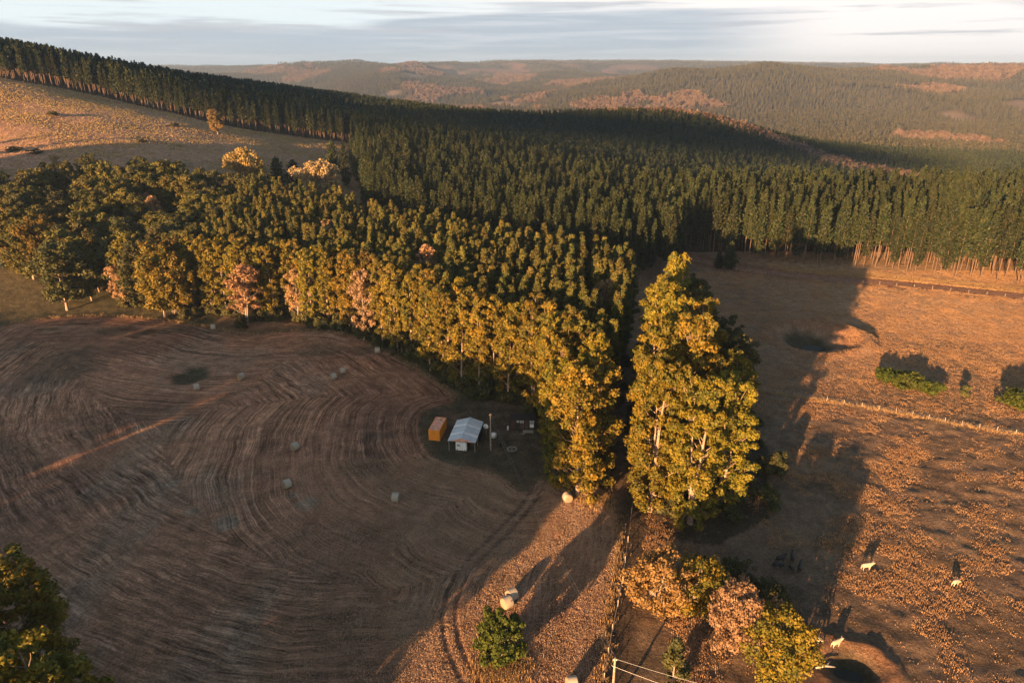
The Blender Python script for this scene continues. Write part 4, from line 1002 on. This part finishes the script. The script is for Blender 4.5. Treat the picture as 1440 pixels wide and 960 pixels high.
cx_, cy_ = 2.35, 135.3; cabin((cx_, cy_, h1(cx_, cy_)), R(-2))
m = MB(); m.tube([(0, 0, 0), (0, 0, .95)], .19, 14); m.tube([(0, 0, .95), (0, 0, 1.05), (0, 0, 1.12)], [.19, .14, .07], 14); x, y = -.9, 134.4
o = m.build('gas_bottle', M['white_paint'], None, True); o.location = (x, y, h1(x, y)); tag(o, 'white gas bottle standing at the left end of the cabin', 'gas bottle')
def pole(loc, h_, label, lean=0.):
    r_ = tag(empty('utility_pole', loc), label, 'power pole'); r_.rotation_euler = (0, lean, 0)
    m = MB(); m.tube([(0, 0, -.3), (0, 0, h_*.5), (0, 0, h_)], [.17, .15, .12], 12); m.build('shaft', M['pole_wood'], r_)
    for s in (-.2, .2):
        m = MB(); m.tube([(s, 0, h_-.39), (s, 0, h_-.32), (s, 0, h_-.26), (s, 0, h_-.2)], [.03, .07, .05, .06], 8); m.build('insulator', M['white_paint'], r_)
    m = MB(); m.box(0, -.2, 1.5, .3, .2, .5); m.build('meter_box', M['steel'], r_); return r_
p1 = (-4.5, 125.6, h1(-4.5, 125.6)); p2 = (12.4, 62., h1(12.4, 62)); pole(p1, 8.7, 'weathered wooden power pole right of the open shed'); pole(p2, 9.2, 'sunlit wooden power pole at the bottom border beside the lane')
def wire(a, b_, sag, label, rad=.009, n=24):
    t_ = np.linspace(0, 1, n); P = np.stack([a[i]+(b_[i]-a[i])*t_ for i in range(3)], 1); P[:, 2] -= sag*4*t_*(1-t_)
    m = MB(); m.tube(P, rad, 5); o = m.build('overhead_wire', M['wire']); tag(o, label, 'power line'); return o
wire((p1[0]-.2, p1[1], p1[2]+8.5), (p2[0]-.2, p2[1], p2[2]+9.0), 1.6, 'left overhead wire running from the shed pole to the lane pole')
wire((p1[0]+.2, p1[1], p1[2]+8.5), (p2[0]+.2, p2[1], p2[2]+9.0), 1.6, 'right overhead wire running from the shed pole to the lane pole')
wire((p2[0]+.2, p2[1], p2[2]+9.0), (46., 52., 9.5), 1.2, 'upper overhead wire leaving the lane pole toward the young tree', .016)
wire((p2[0]-.4, p2[1]-.1, p2[2]+8.1), (46., 49., 8.4), 1.2, 'lower overhead wire leaving the lane pole toward the young tree', .016)
def dish(loc, r0, h_, label):
    r_ = tag(empty('satellite_dish', loc, R(160)), label, 'dish'); V = []; F = []; n = 20; k_ = 5
    for i in range(k_+1):
        q = i/k_*r0
        for k in range(n): a = 2*math.pi*k/n; V.append((q*math.cos(a), q*q*.45, q*math.sin(a)+h_))
    for i in range(k_):
        for k in range(n): F.append((i*n+k, i*n+(k+1) % n, (i+1)*n+(k+1) % n, (i+1)*n+k))
    m = MB(); m.add(V, F); o = m.build('reflector', M['white_paint'], r_, True); o.modifiers.new('s', 'SOLIDIFY').thickness = .03
    m = MB(); m.tube([(0, -.06, 0), (0, -.06, h_)], .04, 8); m.build('mast', M['steel'], r_); m = MB(); m.tube([(0, .1, h_-r0*.8), (0, r0*.9, h_)], .02, 6); m.box(0, r0*.9, h_, .1, .12, .1); m.build('feed_arm', M['steel'], r_)
dish((-5.7, 132.3, h1(-5.7, 132.3)), .6, 2.2, 'white satellite dish on a mast behind the wooden pole by the shed')
m = MB(); m.tube([(0, 0, 0), (0, 0, .9), (0, 0, 1.05), (0, 0, 1.15)], [.62, .62, .45, .12], 22); o = m.build('water_tank', M['white_paint'], None, True); x, y = -4.0, 131.2; o.location = (x, y, h1(x, y)); tag(o, 'small round white water tank beside the wooden pole', 'water tank')
def camp_chair(x, y, rz, lab):
    r_ = tag(empty('camp_chair', (x, y, h1(x, y)+.06), rz), lab, 'chair', 'camp chairs by the fire pit')
    m = MB(); m.box(0, 0, .42, .55, .5, .04); m.build('seat', M['black_wall'], r_); m = MB(); m.box(0, .27, .72, .55, .04, .6, 0, R(-12)); m.build('backrest', M['black_wall'], r_)
    for sx in (-.25, .25):
        for sy in (-.22, .22): m = MB(); m.tube([(sx, sy, 0), (sx*.95, -sy*.2+sy*.8, .42)], .018, 6); m.build('leg', M['dark_metal'], r_)
fx, fy = W(720, 632)
camp_chair(fx-2.2, fy+.5, R(70), 'black camp chair left of the fire pit'); camp_chair(fx-.9, fy+1.5, R(15), 'black camp chair behind the fire pit')
r_ = tag(empty('fire_pit', (fx, fy, h1(fx, fy))), 'ring of stones round a pale ash fire pit in front of the cabin', 'fire pit'); m = MB()
for k in range(14): a = k/14*6.28; m.box(.95*math.cos(a), .95*math.sin(a), .12, .34, .26, .24+.06*(k % 3), a+.2*k)
m.build('stone_ring', M['stone'], r_); m = MB(); m.tube([(0, 0, -.05), (0, 0, .08), (0, 0, .16)], [.4, .35, .1], 12); m.build('ash_heap', M['post_pale'], r_)
r_ = tag(empty('timber_bench', (fx+2.3, fy+.2, h1(fx+2.3, fy+.2)), R(80)), 'low brown timber bench right of the fire pit', 'bench'); m = MB(); m.box(0, 0, .45, 1.9, .35, .07); m.build('seat', M['brown_board'], r_)
for s in (-.75, .75): m = MB(); m.box(s, 0, .2, .1, .3, .42); m.build('leg', M['brown_board'], r_)

# ------------------------------------------------------------------ fences
def fence(name, pts, step, ph, label, pm='post_pale', wires=(.35, .7, 1.05), rad=.07, exact=False, wr=.012):
    pts = [np.array(p) for p in pts]; Q = []
    if exact: Q = pts
    else:
        for a, b_ in zip(pts[:-1], pts[1:]):
            n = max(1, int(round(np.hypot(*(b_-a))/step)))
            for k in range(n): Q.append(a+(b_-a)*k/n)
        Q.append(pts[-1])
    r_ = tag(empty(name, (Q[0][0], Q[0][1], h1(*Q[0]))), label, 'fence'); o0 = np.array(r_.location)
    for q in Q[:100]:
        z = h1(q[0], q[1]); dx, dy = random.uniform(-.05, .05), random.uniform(-.05, .05)
        m = MB(); p = np.array([q[0], q[1], z])-o0; m.tube([p+(0, 0, -.2), p+(dx, dy, ph)], [rad, rad*.85], 7); m.build('post', M[pm], r_)
    for hgt in wires:
        m = MB(); m.tube([np.array([q[0], q[1], h1(q[0], q[1])+hgt])-o0 for q in Q], wr, 4); m.build('wire', M['wire'], r_)
    return r_
fence('field_fence', [W(*p) for p in [(893,690),(888,722),(883,762),(879,790),(875,819),(868.5,852),(861.5,886),(855.5,919),(849.5,955),(843,1000),(836,1050)]], 5, 1.25, 'wire fence with pale posts between the hay field and the dark lane', exact=True, rad=.09, wr=.018)
fence('paddock_fence', PASTW, 7.5, 1.2, 'wire fence with pale posts crossing the paddock below the shrubs', rad=.06)
off = [(p[0], p[1]-4.2) for p in TRACK[2:]]
fence('track_fence', off, 7., 1.2, 'wire fence with posts along the near side of the red track', rad=.055, wr=.008)

# ------------------------------------------------------------------ dams
def pool(cx, cy, rx, ry, dz, lab):
    V = [(cx, cy, 0)]; n = 40; z = h1(cx, cy)+dz
    for k in range(n): a = 2*math.pi*k/n; w = 1+.15*math.sin(2*a+1)+.08*math.sin(5*a); V.append((cx+rx*w*math.cos(a), cy+ry*w*math.sin(a), 0))
    V = [(p[0], p[1], z) for p in V]; m = MB(); m.add(V, [(0, 1+k, 1+(k+1) % n) for k in range(n)]); o = m.build('dam_water', M['water']); o['kind'] = 'structure'
mt, t, b = new_mat('water'); b.inputs['Base Color'].default_value = (.012, .014, .010, 1); b.inputs['Roughness'].default_value = .35; b.inputs['Specular IOR Level'].default_value = .15; M['water'] = mt
tcn = t.new('ShaderNodeTexCoord'); bpn = t.new('ShaderNodeBump'); bpn.inputs['Distance'].default_value = .03; t.l.new(t.noise(tcn.outputs['Object'], 3., 3), bpn.inputs['Height']); t.l.new(bpn.outputs[0], b.inputs['Normal'])
pool(90.0, 189.0, 3.0, 2.6, .25, ''); pool(45.0, 68.5, 2.0, 1.6, .3, '')
m = MB(); m.tube([(-.9, 0, .12), (0, .15, .25), (1.0, .1, .14)], [.09, .12, .06], 7); m.tube([(.1, .1, .22), (.7, .6, .35)], [.06, .03], 6)
x, y = W(1160, 940); o = m.build('fallen_branch', M['post_pale'], None, True); o.location = (x, y, h1(x, y)); o.scale = (1.4, 1.4, 1.4); tag(o, 'pale dead branch lying at the edge of the small dam', 'branch')

# ------------------------------------------------------------------ cattle
def cow_mesh(graze, seed):
    J = []; E = []; Rr = []
    def j(p, r, par=None):
        J.append(p); Rr.append(r); i = len(J)-1
        if par is not None: E.append((par, i))
        return i
    hip = j((-.62, 0, 1.12), (.27, .30)); mid = j((-.05, 0, 1.06), (.31, .37), hip); ch = j((.5, 0, 1.08), (.27, .36), mid)
    rump = j((-.86, 0, 1.14), (.18, .22), hip)
    if graze: nk = j((.86, 0, .92), (.16, .22), ch); hd = j((1.08, 0, .52), (.12, .13), nk); mz = j((1.2, 0, .2), (.085, .085), hd)
    else: nk = j((.88, 0, 1.25), (.16, .22), ch); hd = j((1.14, 0, 1.42), (.13, .14), nk); mz = j((1.42, 0, 1.27), (.085, .085), hd)
    for s in (-1, 1): j((J[hd][0]-.06, s*.25, J[hd][2]+.08), (.03, .05), hd)
    for s, k in ((-1, 0), (1, 1)):
        st = (.12 if k else -.1)
        a = j((.5, s*.17, .72), (.12, .13), ch); b2 = j((.5+st*.4, s*.17, .42), (.065, .065), a); c = j((.48+st, s*.17, .1), (.05, .05), b2); j((.54+st, s*.17, .03), (.06, .055), c)
        a = j((-.62, s*.18, .80), (.15, .17), hip); b2 = j((-.78-st*.5, s*.18, .5), (.07, .08), a); c = j((-.72-st, s*.18, .12), (.05, .05), b2); j((-.66-st, s*.18, .03), (.06, .055), c)
    me = bpy.data.meshes.new('cow_body'); me.from_pydata(J, E, []); return me, Rr
def cow(px, py, rz, mat, lab, graze, grp, sc=1.0):
    x, y = W(px, py); me, Rr = cow_mesh(graze, 1); o = bpy.data.objects.new('cow', me); C.objects.link(o)
    md = o.modifiers.new('skin', 'SKIN'); 
    if not me.skin_vertices:
        bpy.context.view_layer.objects.active = o; me.update()
    sv = me.skin_vertices
    if len(sv) == 0:
        with bpy.context.temp_override(object=o, active_object=o): bpy.ops.mesh.customdata_skin_add()
        sv = me.skin_vertices
    for i, r2 in enumerate(Rr): sv[0].data[i].radius = r2; sv[0].data[i].use_root = (i == 0)
    md.use_smooth_shade = True; ss = o.modifiers.new('sub', 'SUBSURF'); ss.levels = 2; ss.render_levels = 2
    me.materials.append(M[mat]); o.location = (x, y, h1(x, y)+.05); o.rotation_euler = (0, 0, rz); o.scale = (sc,)*3
    tag(o, lab, 'cow', grp)
    m = MB(); m.tube([(-1.0, 0, 1.2), (-1.1, 0, .95), (-1.08, 0, .55), (-1.07, 0, .42)], [.035, .025, .02, .05], 6); m.build('tail', M[mat], o, True)
    hz = .58 if graze else 1.5; hx_ = 1.05 if graze else 1.1; m = MB()
    for s in (-1, 1): m.tube([(hx_, s*.12, hz+.05), (hx_+.02, s*.24, hz+.14), (hx_+.05, s*.26, hz+.24)], [.03, .022, .008], 6)
    m.build('horns', M['grey_wood'], o, True)
cow(1218, 801, R(5), 'cream_hide', 'cream cow walking right in the middle of the tussocky paddock', False, 'cream cattle', .92)
cow(1343, 823, R(25), 'cream_hide', 'cream cow farthest right in the paddock', True, 'cream cattle', .85)
cow(1145, 904, R(-12), 'cream_hide', 'left cream cow of the two beside the small dam', True, 'cream cattle', .95)
cow(1175, 909, R(20), 'cream_hide', 'right cream cow of the two beside the small dam', False, 'cream cattle', .85)
for k, (px, py, a, g, lab) in enumerate([(1097, 790, 20, False, 'black cow at the upper left of the black group'), (1093, 799, 5, True, 'black cow at the lower left of the black group'), (1113, 788, 70, False, 'black cow at the top of the black group'),
        (1112, 803, 95, True, 'small black cow in the lower middle of the black group'), (1124, 802, 60, False, 'black cow at the right of the black group')]):
    cow(px, py, R(a), 'black_hide', lab, g, 'black cattle', .95 if k != 3 else .75)

# ------------------------------------------------------------------ an added cloud, unseen behind the camera, shaped to shade the pine ridge
def added_shade_cloud():
    gp_, gq_ = -300., 690.; L = (470-10)/math.tan(SUN_EL); q0 = gq_-L
    ca, sa = math.cos(SUN_AZ), math.sin(SUN_AZ); n1_, n2_ = 72, 14; V = []; F = []
    for i in range(n2_+1):
        ph = math.pi*i/n2_
        for k in range(n1_):
            a = 2*math.pi*k/n1_; w = 1+.16*math.sin(3*a+1)+.10*math.sin(7*a+2)+.05*math.sin(15*a)
            pp_ = 250*w*math.cos(a)*math.sin(ph); q_2 = 105*w*math.sin(a)*math.sin(ph)-.18*pp_; zz_ = 16*math.cos(ph)*(1+.3*math.sin(5*a+ph*3))
            P_ = gp_+pp_; Q_ = q0+q_2; V.append((P_*ca+Q_*sa, -P_*sa+Q_*ca, 470+zz_*(1.4 if zz_ > 0 else .6)))
    for i in range(n2_):
        for k in range(n1_): F.append((i*n1_+k, i*n1_+(k+1) % n1_, (i+1)*n1_+(k+1) % n1_, (i+1)*n1_+k))
    simple('added_shade_cloud', (.8, .8, .8), 1., 0, .04, .01); m = MB(); m.add(V, F); o = m.build('added_shade_cloud', M['added_shade_cloud'], None, True); o['kind'] = 'structure'
added_shade_cloud()

# ------------------------------------------------------------------ haze
def haze():
    m = bpy.data.materials.new('haze_air'); m.use_nodes = True; t = NT(m.node_tree); t.n.clear()
    o = t.new('ShaderNodeOutputMaterial'); v = t.new('ShaderNodeVolumePrincipled'); v.inputs['Color'].default_value = (.42, .66, 1.0, 1); v.inputs['Density'].default_value = HAZE
    v.inputs['Anisotropy'].default_value = .15; t.l.new(v.outputs[0], o.inputs['Volume'])
    b_ = MB(); b_.box(0, 4200, 40, 17800, 11500, 320); ob = b_.build('haze', m); ob['kind'] = 'stuff'; tag(ob, 'thin evening haze in the valley air', 'haze')
HAZE = .8e-4
haze()
